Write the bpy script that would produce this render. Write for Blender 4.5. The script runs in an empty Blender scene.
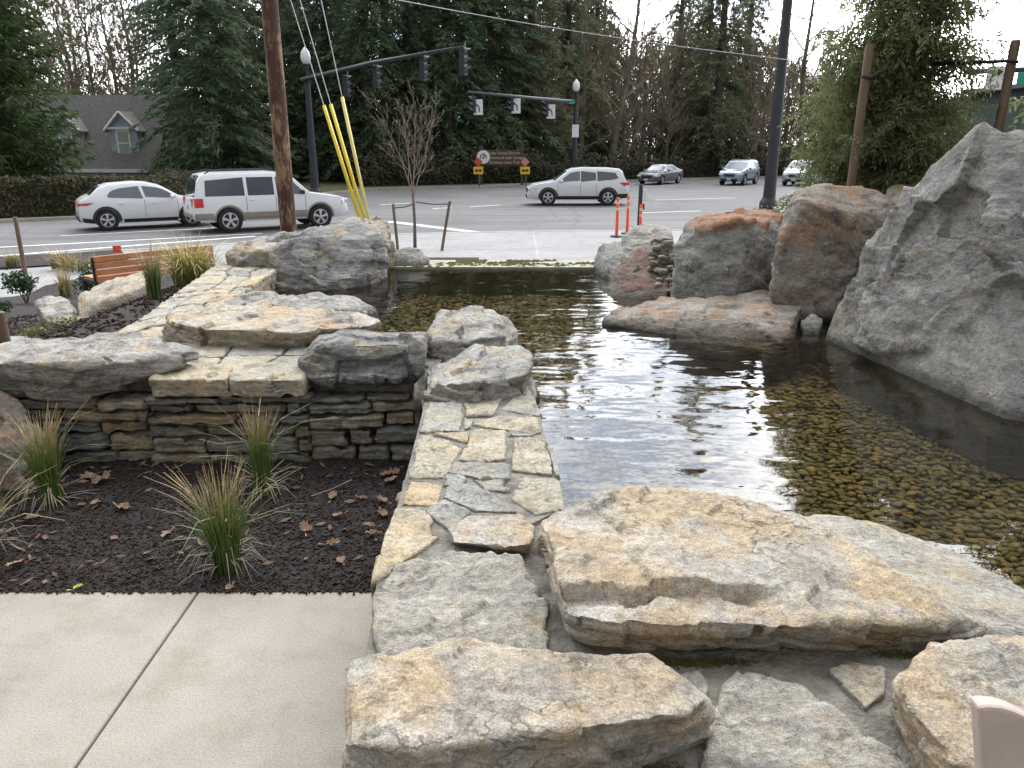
import bpy, bmesh, math, random
import numpy as np
from mathutils import Vector, Matrix, noise as MN

R = math.radians
sc = bpy.context.scene
COL = sc.collection

# ------------------------------------------------------------------ camera
CAMZ, F, PITCH = 1.6, 773.0, R(17.2)
CP, SP = math.cos(PITCH), math.sin(PITCH)
cd = bpy.data.cameras.new("camera")
cam = bpy.data.objects.new("camera", cd)
COL.objects.link(cam)
cam.location = (0, 0, CAMZ)
cam.rotation_euler = (R(90) - PITCH, 0, 0)
cd.sensor_width = 36.0
cd.lens = 36.0 * F / 1024.0
cd.clip_start = 0.05
cd.clip_end = 2000
sc.camera = cam

# ------------------------------------------------------------------ sky, sun, exposure
SUNV = Vector((0.12, 0.62, 0.77)).normalized()
w = bpy.data.worlds.new("World")
sc.world = w
w.use_nodes = True
nt = w.node_tree
nt.nodes.clear()
N = nt.nodes.new
L = nt.links.new
out = N("ShaderNodeOutputWorld"); bg = N("ShaderNodeBackground")
bg.inputs["Strength"].default_value = 0.1
sky = N("ShaderNodeTexSky"); sky.sky_type = 'NISHITA'; sky.sun_disc = False
sky.sun_elevation = math.asin(SUNV.z); sky.sun_rotation = math.atan2(SUNV.x, SUNV.y)
tc = N("ShaderNodeTexCoord")
mp = N("ShaderNodeMapping"); mp.inputs["Scale"].default_value = (1.0, 1.0, 2.2)
n1 = N("ShaderNodeTexNoise"); n1.inputs["Scale"].default_value = 3.2; n1.inputs["Detail"].default_value = 7; n1.inputs["Roughness"].default_value = 0.55
r1 = N("ShaderNodeValToRGB")
r1.color_ramp.elements[0].position = 0.38; r1.color_ramp.elements[0].color = (5.2, 5.9, 7.3, 1)
r1.color_ramp.elements[1].position = 0.56; r1.color_ramp.elements[1].color = (17.0, 17.0, 17.2, 1)
# bright cloud bank added low ahead, apart from the sun, to whiten pool reflections
dot = N("ShaderNodeVectorMath"); dot.operation = 'DOT_PRODUCT'; dot.inputs[1].default_value = Vector((0.10, 0.90, 0.42)).normalized()
mr = N("ShaderNodeMapRange"); mr.inputs["From Min"].default_value = 0.2; mr.inputs["From Max"].default_value = 1.0
mr.inputs["To Min"].default_value = 1.0; mr.inputs["To Max"].default_value = 8.8
mul = N("ShaderNodeMix"); mul.data_type = 'RGBA'; mul.blend_type = 'MULTIPLY'; mul.inputs["Factor"].default_value = 1
mx = N("ShaderNodeMix"); mx.data_type = 'RGBA'; mx.inputs["Factor"].default_value = 0.9
L(tc.outputs["Generated"], mp.inputs["Vector"]); L(mp.outputs["Vector"], n1.inputs["Vector"])
L(n1.outputs["Fac"], r1.inputs["Fac"])
L(tc.outputs["Generated"], dot.inputs[0]); L(dot.outputs["Value"], mr.inputs["Value"])
L(r1.outputs["Color"], mul.inputs[6]); L(mr.outputs["Result"], mul.inputs[7])
L(sky.outputs["Color"], mx.inputs[6]); L(mul.outputs[2], mx.inputs[7])
L(mx.outputs[2], bg.inputs["Color"]); L(bg.outputs[0], out.inputs["Surface"])

sd = bpy.data.lights.new("sun", 'SUN')
sun = bpy.data.objects.new("sun", sd)
COL.objects.link(sun)
sun.rotation_euler = SUNV.to_track_quat('Z', 'Y').to_euler()
sun.location = (0, 0, 40)
sd.energy = 2.0
sd.angle = R(18)
sd.color = (1.0, 0.96, 0.9)

sc.view_settings.view_transform = 'Standard'
sc.view_settings.look = 'None'
sc.view_settings.exposure = -0.64
sc.view_settings.gamma = 1
sc.render.engine = 'CYCLES'
sc.cycles.use_denoising = True
sc.cycles.max_bounces = 8
sc.cycles.transparent_max_bounces = 16
sc.cycles.caustics_reflective = False
sc.cycles.caustics_refractive = False

# ------------------------------------------------------------------ helpers
def Hp(u, v, z):
    b = (v - 384) / F
    t = (CAMZ - z) / (SP + CP * b)
    return Vector(((u - 512) / F * t, (CP - SP * b) * t, z))

def Yp(u, v, Y):
    b = (v - 384) / F
    t = Y / (CP - SP * b)
    return Vector(((u - 512) / F * t, Y, CAMZ - (SP + CP * b) * t))

def tag(o, label=None, cat=None, group=None, kind=None):
    if label: o["label"] = label
    if cat: o["category"] = cat
    if group: o["group"] = group
    if kind: o["kind"] = kind
    return o

def empty(name, loc=(0, 0, 0), rz=0.0):
    o = bpy.data.objects.new(name, None)
    o.empty_display_size = 0.2
    COL.objects.link(o)
    o.location = loc
    o.rotation_euler = (0, 0, rz)
    return o

class MB:
    """collects shapes, builds ONE mesh object"""
    def __init__(s):
        s.v = []; s.f = []; s.tint = []
    def add(s, vs, fs, tint=None):
        o = len(s.v)
        s.v.extend(tuple(p) for p in vs)
        s.f.extend(tuple(i + o for i in f) for f in fs)
        if tint is not None:
            s.tint.extend([tint] * len(vs))
        return s
    def box(s, c, d, rz=0.0, bev=0.0):
        x, y, z = (q / 2 for q in d)
        if bev <= 0:
            vs = [(-x,-y,-z),(x,-y,-z),(x,y,-z),(-x,y,-z),(-x,-y,z),(x,-y,z),(x,y,z),(-x,y,z)]
            fs = [(0,3,2,1),(4,5,6,7),(0,1,5,4),(1,2,6,5),(2,3,7,6),(3,0,4,7)]
        else:
            bm = bmesh.new(); bmesh.ops.create_cube(bm, size=1)
            for q in bm.verts: q.co = Vector((q.co.x*2*x, q.co.y*2*y, q.co.z*2*z))
            bmesh.ops.bevel(bm, geom=list(bm.edges), offset=bev, segments=2, affect='EDGES', profile=0.5)
            bm.verts.index_update()
            vs = [tuple(q.co) for q in bm.verts]; fs = [tuple(q.index for q in f.verts) for f in bm.faces]
            bm.free()
        ca, sa = math.cos(rz), math.sin(rz)
        s.add([(c[0]+p[0]*ca-p[1]*sa, c[1]+p[0]*sa+p[1]*ca, c[2]+p[2]) for p in vs], fs)
        return s
    def tube(s, pts, rad, n=8, cap=True):
        pts = [Vector(p) for p in pts]
        if not hasattr(rad, '__len__'): rad = [rad] * len(pts)
        vs = []; fs = []
        ref = None
        for i, p in enumerate(pts):
            d = (pts[min(i+1, len(pts)-1)] - pts[max(i-1, 0)])
            if d.length < 1e-9: d = Vector((0, 0, 1))
            d.normalize()
            if ref is None:
                ref = Vector((1, 0, 0)) if abs(d.x) < 0.8 else Vector((0, 1, 0))
            a = (ref - d * ref.dot(d))
            if a.length < 1e-5: a = d.orthogonal()
            a.normalize(); ref = a
            b = d.cross(a)
            for k in range(n):
                t = 2 * math.pi * k / n
                vs.append(p + (a * math.cos(t) + b * math.sin(t)) * rad[i])
        for i in range(len(pts) - 1):
            for k in range(n):
                k2 = (k + 1) % n
                fs.append((i*n+k, i*n+k2, (i+1)*n+k2, (i+1)*n+k))
        if cap:
            fs.append(tuple(range(n))[::-1])
            fs.append(tuple((len(pts)-1)*n + k for k in range(n)))
        return s.add(vs, fs)
    def lathe(s, prof, c=(0, 0, 0), n=24, axis='z', cap=True):
        vs = []; fs = []
        for (r, z) in prof:
            for k in range(n):
                t = 2*math.pi*k/n
                if axis == 'z': q = (c[0]+r*math.cos(t), c[1]+r*math.sin(t), c[2]+z)
                elif axis == 'y': q = (c[0]+r*math.cos(t), c[1]+z, c[2]+r*math.sin(t))
                else: q = (c[0]+z, c[1]+r*math.cos(t), c[2]+r*math.sin(t))
                vs.append(q)
        for i in range(len(prof)-1):
            for k in range(n):
                k2 = (k+1) % n
                fs.append((i*n+k, i*n+k2, (i+1)*n+k2, (i+1)*n+k))
        if cap: fs.append(tuple(range(n))[::-1]); fs.append(tuple((len(prof)-1)*n+k for k in range(n)))
        return s.add(vs, fs)
    def prism(s, poly, z0, z1):
        n = len(poly)
        vs = [(p[0], p[1], z0) for p in poly] + [(p[0], p[1], z1) for p in poly]
        fs = [tuple(range(n))[::-1], tuple(range(n, 2*n))]
        for k in range(n):
            k2 = (k+1) % n
            fs.append((k, k2, n+k2, n+k))
        return s.add(vs, fs)
    def build(s, name, mat, parent=None, loc=None, smooth=False, sharp=None, fix=False):
        me = bpy.data.meshes.new(name)
        o = bpy.data.objects.new(name, me)
        COL.objects.link(o)
        vs = s.v
        if loc is not None:
            o.location = loc
            lx, ly, lz = loc
            vs = [(p[0]-lx, p[1]-ly, p[2]-lz) for p in vs]
        me.from_pydata(vs, [], s.f)
        if s.tint and len(s.tint) == len(vs):
            at = me.attributes.new("tint", 'FLOAT', 'POINT')
            at.data.foreach_set("value", np.array(s.tint, dtype=np.float32))
        me.materials.append(mat)
        if fix:
            bm = bmesh.new(); bm.from_mesh(me)
            bmesh.ops.recalc_face_normals(bm, faces=bm.faces); bm.to_mesh(me); bm.free()
        if smooth:
            me.polygons.foreach_set("use_smooth", np.ones(len(me.polygons), dtype=bool))
            if sharp:
                me.set_sharp_from_angle(angle=R(sharp))
        me.update()
        if parent is not None: o.parent = parent
        return o

def local(parts_loc):
    return parts_loc

def copy_tree(o, parent=None):
    c = o.copy()
    COL.objects.link(c)
    if parent is not None: c.parent = parent
    for ch in list(o.children): copy_tree(ch, c)
    return c

# ------------------------------------------------------------------ materials
def new_mat(name):
    m = bpy.data.materials.new(name)
    m.use_nodes = True
    t = m.node_tree
    return m, t, t.nodes.get("Principled BSDF")

def tnoise(t, vec, scale, detail=5, rough=0.6):
    n = t.nodes.new("ShaderNodeTexNoise")
    n.inputs["Scale"].default_value = scale; n.inputs["Detail"].default_value = detail; n.inputs["Roughness"].default_value = rough
    if vec is not None: t.links.new(vec, n.inputs["Vector"])
    return n.outputs["Fac"]

def ramp(t, fac, stops):
    r = t.nodes.new("ShaderNodeValToRGB")
    e = r.color_ramp.elements
    e[0].position = stops[0][0]; e[0].color = (*stops[0][1], 1)
    e[1].position = stops[-1][0]; e[1].color = (*stops[-1][1], 1)
    for p, c in stops[1:-1]:
        q = e.new(p); q.color = (*c, 1)
    t.links.new(fac, r.inputs["Fac"])
    return r.outputs["Color"]

def mixc(t, fac, a, b, mode='MIX'):
    m = t.nodes.new("ShaderNodeMix"); m.data_type = 'RGBA'; m.blend_type = mode
    for sock, val in ((m.inputs["Factor"], fac), (m.inputs[6], a), (m.inputs[7], b)):
        if isinstance(val, (int, float)): sock.default_value = val
        elif isinstance(val, tuple): sock.default_value = (*val, 1)
        else: t.links.new(val, sock)
    return m.outputs[2]

def mathn(t, op, a, b=0.0, clamp=False):
    m = t.nodes.new("ShaderNodeMath"); m.operation = op; m.use_clamp = clamp
    for sock, val in ((m.inputs[0], a), (m.inputs[1], b)):
        if isinstance(val, (int, float)): sock.default_value = val
        else: t.links.new(val, sock)
    return m.outputs[0]

def bumpn(t, height, strength, dist, prev=None):
    b = t.nodes.new("ShaderNodeBump")
    b.inputs["Strength"].default_value = strength; b.inputs["Distance"].default_value = dist
    t.links.new(height, b.inputs["Height"])
    if prev is not None: t.links.new(prev, b.inputs["Normal"])
    return b.outputs["Normal"]

def objvec(t):
    return t.nodes.new("ShaderNodeTexCoord").outputs["Object"]

def posvec(t):
    return t.nodes.new("ShaderNodeNewGeometry").outputs["Position"]

def simple(name, col, rough=0.6, metal=0.0, nscale=0, namt=0.0, bscale=0, bstr=0.0, bdist=0.01, coat=0.0, col2=None, spec=None):
    m, t, p = new_mat(name)
    p.inputs["Roughness"].default_value = rough
    p.inputs["Metallic"].default_value = metal
    if coat: p.inputs["Coat Weight"].default_value = coat
    if spec is not None: p.inputs["Specular IOR Level"].default_value = spec
    p.inputs["Base Color"].default_value = (*col, 1)
    vec = objvec(t)
    if nscale:
        a = tuple(max(0, c*(1-namt)) for c in col); b = col2 or tuple(min(1, c*(1+namt)) for c in col)
        c = ramp(t, tnoise(t, vec, nscale), [(0.3, a), (0.7, b)])
        t.links.new(c, p.inputs["Base Color"])
    if bscale:
        t.links.new(bumpn(t, tnoise(t, vec, bscale, 6), bstr, bdist), p.inputs["Normal"])
    return m

def rock_mat(name, base, light, ochre, rust, dark, ochre_amt=0.5, scale=1.0, rot=(0.3, 0.2, 0.4), wet=False, white=0.3, use_tint=False, fol=(1.0, 1.0, 4.0), toprust=None):
    m, t, p = new_mat(name)
    vec = posvec(t)
    mpn = t.nodes.new("ShaderNodeMapping"); mpn.inputs["Rotation"].default_value = rot; mpn.inputs["Scale"].default_value = fol
    t.links.new(vec, mpn.inputs["Vector"])
    fv = mpn.outputs["Vector"]
    big = tnoise(t, vec, 3.0*scale, 6, 0.62)
    mid = tnoise(t, fv, 4.5*scale, 8, 0.60)
    fine = tnoise(t, vec, 40.0*scale, 7, 0.72)
    spk = tnoise(t, vec, 190.0*scale, 3, 0.7)
    och = tnoise(t, vec, 4.5*scale, 7, 0.62)
    rus = tnoise(t, fv, 3.6*scale, 7, 0.66)
    c = ramp(t, mid, [(0.28, dark), (0.45, base), (0.72, light)])
    of = ramp(t, och, [(0.62 - 0.25*ochre_amt, (0, 0, 0)), (0.74 - 0.2*ochre_amt, (1, 1, 1))])
    c = mixc(t, mathn(t, 'MULTIPLY', of, 0.85), c, ochre)
    rf = ramp(t, rus, [(0.60, (0, 0, 0)), (0.75, (1, 1, 1))])
    c = mixc(t, mathn(t, 'MULTIPLY', rf, 0.75), c, rust)
    wf = ramp(t, tnoise(t, fv, 3.2*scale, 9, 0.72), [(0.55, (0, 0, 0)), (0.66, (1, 1, 1))])
    c = mixc(t, mathn(t, 'MULTIPLY', wf, white), c, tuple(min(0.75, q*1.35) for q in light))
    g = ramp(t, fine, [(0.30, (0.38, 0.38, 0.38)), (0.48, (0.92, 0.92, 0.92)), (0.70, (1.45, 1.43, 1.4))])
    c = mixc(t, 0.7, c, g, 'MULTIPLY')
    s = ramp(t, spk, [(0.33, (0.45, 0.45, 0.45)), (0.52, (1, 1, 1)), (0.68, (1.55, 1.55, 1.55))])
    c = mixc(t, 0.6, c, s, 'MULTIPLY')
    if use_tint:
        at = t.nodes.new("ShaderNodeAttribute"); at.attribute_name = "tint"
        tr = ramp(t, at.outputs["Fac"], [(0.0, (0.76, 0.78, 0.79)), (0.4, (0.95, 0.95, 0.92)), (0.7, (1.15, 1.05, 0.88)), (1.0, (1.25, 1.0, 0.68))])
        c = mixc(t, 1.0, c, tr, 'MULTIPLY')
    if toprust:
        sx2 = t.nodes.new("ShaderNodeSeparateXYZ"); t.links.new(vec, sx2.inputs[0])
        zt2 = mathn(t, 'ADD', sx2.outputs["Z"], mathn(t, 'MULTIPLY', mathn(t, 'SUBTRACT', big, 0.5), 0.3))
        c = mixc(t, mathn(t, 'MULTIPLY', ramp(t, zt2, [(toprust-.03, (0, 0, 0)), (toprust+.05, (1, 1, 1))]), 0.85), c, mixc(t, fine, (0.20, 0.085, 0.04), (0.42, 0.22, 0.12)))
    rgh = 0.85
    if wet:      # wet, algae darkened band along the waterline
        sx = t.nodes.new("ShaderNodeSeparateXYZ"); t.links.new(vec, sx.inputs[0])
        zz = mathn(t, 'ADD', sx.outputs["Z"], mathn(t, 'MULTIPLY', mathn(t, 'SUBTRACT', big, 0.5), 0.10))
        wfz = ramp(t, zz, [(0.20, (1, 1, 1)), (0.315, (1, 1, 1)), (0.375, (0, 0, 0))])
        c = mixc(t, mathn(t, 'MULTIPLY', wfz, 0.75), c, ramp(t, zz, [(0.20, (0.14, 0.12, 0.065)), (0.285, (0.022, 0.02, 0.014))]))
    t.links.new(c, p.inputs["Base Color"])
    p.inputs["Roughness"].default_value = rgh
    p.inputs["Specular IOR Level"].default_value = 0.3
    vor = t.nodes.new("ShaderNodeTexVoronoi"); vor.feature = 'DISTANCE_TO_EDGE'; vor.inputs["Scale"].default_value = 3.2*scale
    wv = t.nodes.new("ShaderNodeVectorMath"); wv.operation = 'ADD'
    wn_ = t.nodes.new("ShaderNodeTexNoise"); wn_.inputs["Scale"].default_value = 5*scale; wn_.inputs["Detail"].default_value = 6
    t.links.new(fv, wn_.inputs["Vector"])
    ws_ = t.nodes.new("ShaderNodeVectorMath"); ws_.operation = 'SCALE'; ws_.inputs["Scale"].default_value = 0.9
    t.links.new(wn_.outputs["Color"], ws_.inputs[0]); t.links.new(fv, wv.inputs[0]); t.links.new(ws_.outputs[0], wv.inputs[1])
    t.links.new(wv.outputs[0], vor.inputs["Vector"])
    crk = ramp(t, vor.outputs["Distance"], [(0.0, (0, 0, 0)), (0.035, (1, 1, 1))])
    crm = ramp(t, big, [(0.45, (0, 0, 0)), (0.6, (1, 1, 1))])
    cr2 = mathn(t, 'MAXIMUM', crk, mathn(t, 'SUBTRACT', 1.0, crm))
    c = mixc(t, 0.55, c, cr2, 'MULTIPLY')
    t.links.new(c, p.inputs["Base Color"])
    b = bumpn(t, cr2, 0.5, 0.02)
    b = bumpn(t, mid, 0.8, 0.06, b)
    b = bumpn(t, fine, 0.9, 0.016, b)
    b = bumpn(t, spk, 0.6, 0.004, b)
    t.links.new(b, p.inputs["Normal"])
    return m

def leaf_mat(name, stops, scale=3.0, trans=0.25, rough=0.6, fine=40.0):
    m, t, p = new_mat(name)
    vec = objvec(t)
    a = tnoise(t, vec, scale, 4, 0.6); b = tnoise(t, vec, fine, 2, 0.5)
    f = mathn(t, 'ADD', mathn(t, 'MULTIPLY', a, 0.55), mathn(t, 'MULTIPLY', b, 0.45))
    c = ramp(t, f, stops)
    t.links.new(c, p.inputs["Base Color"]); p.inputs["Roughness"].default_value = rough
    p.inputs["Specular IOR Level"].default_value = 0.25
    tr = t.nodes.new("ShaderNodeBsdfTranslucent"); t.links.new(c, tr.inputs["Color"])
    ms = t.nodes.new("ShaderNodeMixShader"); ms.inputs[0].default_value = trans
    o = t.nodes.get("Material Output")
    t.links.new(p.outputs[0], ms.inputs[1]); t.links.new(tr.outputs[0], ms.inputs[2]); t.links.new(ms.outputs[0], o.inputs["Surface"])
    return m

M = {}
M['tan'] = rock_mat("tan_stone", (0.375, 0.345, 0.29), (0.55, 0.52, 0.46), (0.48, 0.365, 0.225), (0.34, 0.195, 0.10), (0.15, 0.13, 0.11), 0.75, 1.0, (0.2, 0.1, 0.3), False, 0.45, False, (1, 1, 3))
M['greyflat'] = rock_mat("grey_flat_stone", (0.395, 0.365, 0.305), (0.53, 0.50, 0.435), (0.48, 0.39, 0.25), (0.40, 0.31, 0.20), (0.24, 0.235, 0.215), 0.35, 1.2, (0.1, 0.3, 0.7), False, 0.4, False, (1, 3, 3))
M['pale'] = rock_mat("pale_stone", (0.32, 0.31, 0.285), (0.50, 0.48, 0.44), (0.46, 0.37, 0.22), (0.38, 0.25, 0.14), (0.13, 0.13, 0.125), 0.45, 1.3, (0.15, 0.1, 0.2), True, 0.4, False, (1, 1, 5))
M['grey'] = rock_mat("grey_boulder", (0.225, 0.22, 0.203), (0.345, 0.338, 0.312), (0.30, 0.25, 0.17), (0.25, 0.13, 0.07), (0.125, 0.122, 0.115), 0.12, 1.0, (0.5, 0.7, 0.2), True, 0.75, False, (1, 1, 2.0))
M['rustgrey'] = rock_mat("rusty_boulder", (0.24, 0.21, 0.175), (0.36, 0.34, 0.30), (0.31, 0.20, 0.115), (0.27, 0.11, 0.05), (0.09, 0.08, 0.07), 0.55, 1.0, (0.5, 0.4, 0.2), True, 0.3, False, (1, 1, 2.0))
M['rusttop'] = rock_mat("grey_rust_topped_stone", (0.25, 0.245, 0.225), (0.37, 0.365, 0.34), (0.32, 0.25, 0.16), (0.27, 0.15, 0.08), (0.12, 0.118, 0.11), 0.2, 1.0, (0.5, 0.4, 0.2), True, 0.4, False, (1, 1, 2.0), toprust=0.93)
M['paledry'] = rock_mat("pale_dry_stone", (0.33, 0.315, 0.285), (0.52, 0.50, 0.455), (0.48, 0.38, 0.23), (0.38, 0.25, 0.14), (0.14, 0.138, 0.13), 0.45, 1.3, (0.15, 0.1, 0.2), False, 0.4, False, (1, 1, 5))
M['rustdry'] = rock_mat("brown_dry_stone", (0.25, 0.215, 0.18), (0.38, 0.34, 0.30), (0.34, 0.22, 0.14), (0.30, 0.17, 0.10), (0.12, 0.10, 0.085), 0.5, 1.0, (0.5, 0.4, 0.2), False, 0.3, False, (1, 1, 2.0))
M['redrock'] = rock_mat("red_brown_stone", (0.15, 0.11, 0.088), (0.25, 0.215, 0.185), (0.21, 0.12, 0.075), (0.20, 0.085, 0.05), (0.06, 0.048, 0.042), 0.6, 1.0, (0.5, 0.4, 0.2), True, 0.25, False, (1, 1, 2.0))
M['slate'] = rock_mat("dark_slate_stone", (0.20, 0.20, 0.19), (0.34, 0.33, 0.30), (0.42, 0.33, 0.21), (0.30, 0.20, 0.12), (0.085, 0.085, 0.085), 0.35, 1.2, (0.15, 0.1, 0.2), False, 0.35, False, (1, 1, 5))
M['flag'] = rock_mat("flagstone", (0.40, 0.385, 0.345), (0.54, 0.52, 0.47), (0.52, 0.45, 0.31), (0.44, 0.33, 0.22), (0.24, 0.235, 0.22), 0.4, 1.5, (0.1, 0.1, 0.3), False, 0.35, True, (1, 1, 2))
M['mason'] = rock_mat("wall_stone", (0.31, 0.30, 0.27), (0.46, 0.44, 0.39), (0.42, 0.33, 0.19), (0.32, 0.21, 0.12), (0.15, 0.145, 0.13), 0.35, 1.6, (0.1, 0.1, 0.1), False, 0.3, True, (1, 1, 5))
M['mortar'] = simple("mortar", (0.215, 0.20, 0.165), 0.9, nscale=14, namt=0.5, bscale=70, bstr=1.0, bdist=0.02)
M['darkcore'] = simple("dark_core", (0.05, 0.047, 0.042), 0.95, nscale=9, namt=0.4, bscale=40, bstr=0.6, bdist=0.02)

def concrete(name, a, b, scale=1.0):
    m, t, p = new_mat(name)
    v = posvec(t)
    c = ramp(t, tnoise(t, v, 1.1*scale, 7, 0.65), [(0.3, a), (0.7, b)])
    g = ramp(t, tnoise(t, v, 160*scale, 4, 0.7), [(0.30, (0.62, 0.62, 0.60)), (0.5, (1, 1, 1)), (0.70, (1.25, 1.25, 1.23))])
    c = mixc(t, 1.0, c, g, 'MULTIPLY')
    st = ramp(t, tnoise(t, v, 4*scale, 9, 0.75), [(0.48, (1, 1, 1)), (0.72, (0.74, 0.73, 0.70))])
    c = mixc(t, 1.0, c, st, 'MULTIPLY')
    t.links.new(c, p.inputs["Base Color"]); p.inputs["Roughness"].default_value = 0.85
    t.links.new(bumpn(t, tnoise(t, v, 140*scale, 4, 0.7), 0.25, 0.004), p.inputs["Normal"])
    return m
M['pave'] = concrete("pavement_concrete", (0.245, 0.222, 0.18), (0.345, 0.315, 0.26))
M['walk'] = concrete("sidewalk_concrete", (0.245, 0.242, 0.238), (0.315, 0.312, 0.31), 0.6)
M['curb'] = concrete("curb_concrete", (0.30, 0.28, 0.23), (0.42, 0.40, 0.36), 0.6)

def asphalt():
    m, t, p = new_mat("asphalt")
    v = posvec(t)
    mpn = t.nodes.new("ShaderNodeMapping"); mpn.inputs["Rotation"].default_value = (0, 0, R(-28)); mpn.inputs["Scale"].default_value = (0.12, 1, 1)
    t.links.new(v, mpn.inputs["Vector"])
    c = ramp(t, tnoise(t, v, 0.35, 6, 0.6), [(0.3, (0.125, 0.122, 0.122)), (0.7, (0.165, 0.162, 0.16))])
    s = ramp(t, tnoise(t, mpn.outputs[0], 0.9, 5, 0.6), [(0.35, (0.72, 0.72, 0.72)), (0.6, (1.05, 1.05, 1.05))])
    c = mixc(t, 1.0, c, s, 'MULTIPLY')
    g = ramp(t, tnoise(t, v, 60, 3, 0.7), [(0.3, (0.8, 0.8, 0.8)), (0.7, (1.2, 1.2, 1.2))])
    c = mixc(t, 1.0, c, g, 'MULTIPLY')
    vo = t.nodes.new("ShaderNodeTexVoronoi"); vo.feature = 'DISTANCE_TO_EDGE'; vo.inputs["Scale"].default_value = 0.22
    wn = t.nodes.new("ShaderNodeTexNoise"); wn.inputs["Scale"].default_value = 0.8; wn.inputs["Detail"].default_value = 6; t.links.new(v, wn.inputs["Vector"])
    av = t.nodes.new("ShaderNodeVectorMath"); av.operation = 'ADD'; t.links.new(v, av.inputs[0]); t.links.new(wn.outputs["Color"], av.inputs[1]); t.links.new(av.outputs[0], vo.inputs["Vector"])
    c = mixc(t, 0.6, c, ramp(t, vo.outputs["Distance"], [(0.0, (0.25, 0.25, 0.25)), (0.012, (1, 1, 1))]), 'MULTIPLY')
    v2_ = t.nodes.new("ShaderNodeTexVoronoi"); v2_.inputs["Scale"].default_value = 0.11; t.links.new(v, v2_.inputs["Vector"])
    c = mixc(t, 0.35, c, ramp(t, v2_.outputs["Color"], [(0.2, (0.75, 0.75, 0.75)), (0.8, (1.2, 1.2, 1.2))]), 'MULTIPLY')
    t.links.new(c, p.inputs["Base Color"]); p.inputs["Roughness"].default_value = 0.8
    t.links.new(bumpn(t, tnoise(t, v, 80, 3), 0.3, 0.01), p.inputs["Normal"])
    return m
M['asphalt'] = asphalt()
M['paint'] = simple("road_paint", (0.72, 0.72, 0.70), 0.7, nscale=6, namt=0.18)
M['soil'] = simple("soil", (0.026, 0.019, 0.0165), 0.95, nscale=14, namt=0.5, bscale=50, bstr=0.9, bdist=0.03)
M['mulch'] = simple("mulch", (0.018, 0.0145, 0.0135), 0.9, nscale=22, namt=0.55, bscale=90, bstr=1.0, bdist=0.02)
M['grassland'] = simple("verge_grass", (0.10, 0.10, 0.045), 0.95, nscale=2.0, namt=0.35, bscale=20, bstr=0.8, bdist=0.08)
M['ground'] = simple("ground_earth", (0.07, 0.065, 0.04), 0.95, nscale=0.4, namt=0.35)
M['bark'] = simple("conifer_bark", (0.085, 0.066, 0.052), 0.95, nscale=6, namt=0.4, bscale=14, bstr=0.8, bdist=0.05)
M['bark2'] = simple("mossy_bark", (0.16, 0.14, 0.105), 0.95, nscale=1.5, namt=0.45, bscale=14, bstr=0.6, bdist=0.04)
M['twig'] = simple("bare_twigs", (0.25, 0.22, 0.14), 0.95, nscale=0.6, namt=0.4)
M['twig2'] = simple("brown_twigs", (0.27, 0.22, 0.165), 0.95, nscale=0.8, namt=0.35)
M['sapbark'] = simple("sapling_bark", (0.15, 0.11, 0.095), 0.85, nscale=12, namt=0.3)
M['saptwig'] = simple("sapling_twigs", (0.24, 0.18, 0.155), 0.85, nscale=8, namt=0.3)
M['fir'] = leaf_mat("fir_needles", [(0.3, (0.066, 0.100, 0.064)), (0.5, (0.13, 0.185, 0.105)), (0.72, (0.20, 0.25, 0.14))], 0.7, 0.35)
M['fir2'] = leaf_mat("hemlock_needles", [(0.3, (0.085, 0.10, 0.058)), (0.5, (0.155, 0.178, 0.098)), (0.72, (0.22, 0.235, 0.14))], 0.7, 0.35)
M['thuja'] = leaf_mat("thuja_sprays", [(0.3, (0.045, 0.075, 0.028)), (0.5, (0.092, 0.14, 0.05)), (0.72, (0.155, 0.20, 0.075))], 0.8, 0.38)
M['cedar'] = leaf_mat("cedar_sprays", [(0.3, (0.10, 0.125, 0.055)), (0.48, (0.19, 0.22, 0.095)), (0.62, (0.26, 0.27, 0.13)), (0.75, (0.30, 0.235, 0.13))], 2.5, 0.45)
M['hedge'] = leaf_mat("hedge_leaves", [(0.3, (0.030, 0.032, 0.016)), (0.5, (0.070, 0.066, 0.033)), (0.72, (0.125, 0.105, 0.060))], 0.9, 0.15)
M['under'] = leaf_mat("undergrowth_leaves", [(0.3, (0.018, 0.020, 0.012)), (0.5, (0.045, 0.043, 0.022)), (0.72, (0.085, 0.075, 0.043))], 0.5, 0.1)
M['wood'] = leaf_mat("woodland_twigs", [(0.3, (0.085, 0.078, 0.048)), (0.5, (0.15, 0.135, 0.085)), (0.72, (0.22, 0.195, 0.13))], 0.25, 0.1)
M['shrub'] = leaf_mat("shrub_leaves", [(0.3, (0.020, 0.040, 0.018)), (0.5, (0.045, 0.085, 0.033)), (0.72, (0.10, 0.15, 0.06))], 9, 0.2, 0.4)
M['shrub2'] = leaf_mat("pale_shrub_leaves", [(0.3, (0.06, 0.085, 0.03)), (0.5, (0.15, 0.17, 0.065)), (0.72, (0.32, 0.30, 0.16))], 9, 0.25, 0.5)

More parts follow.
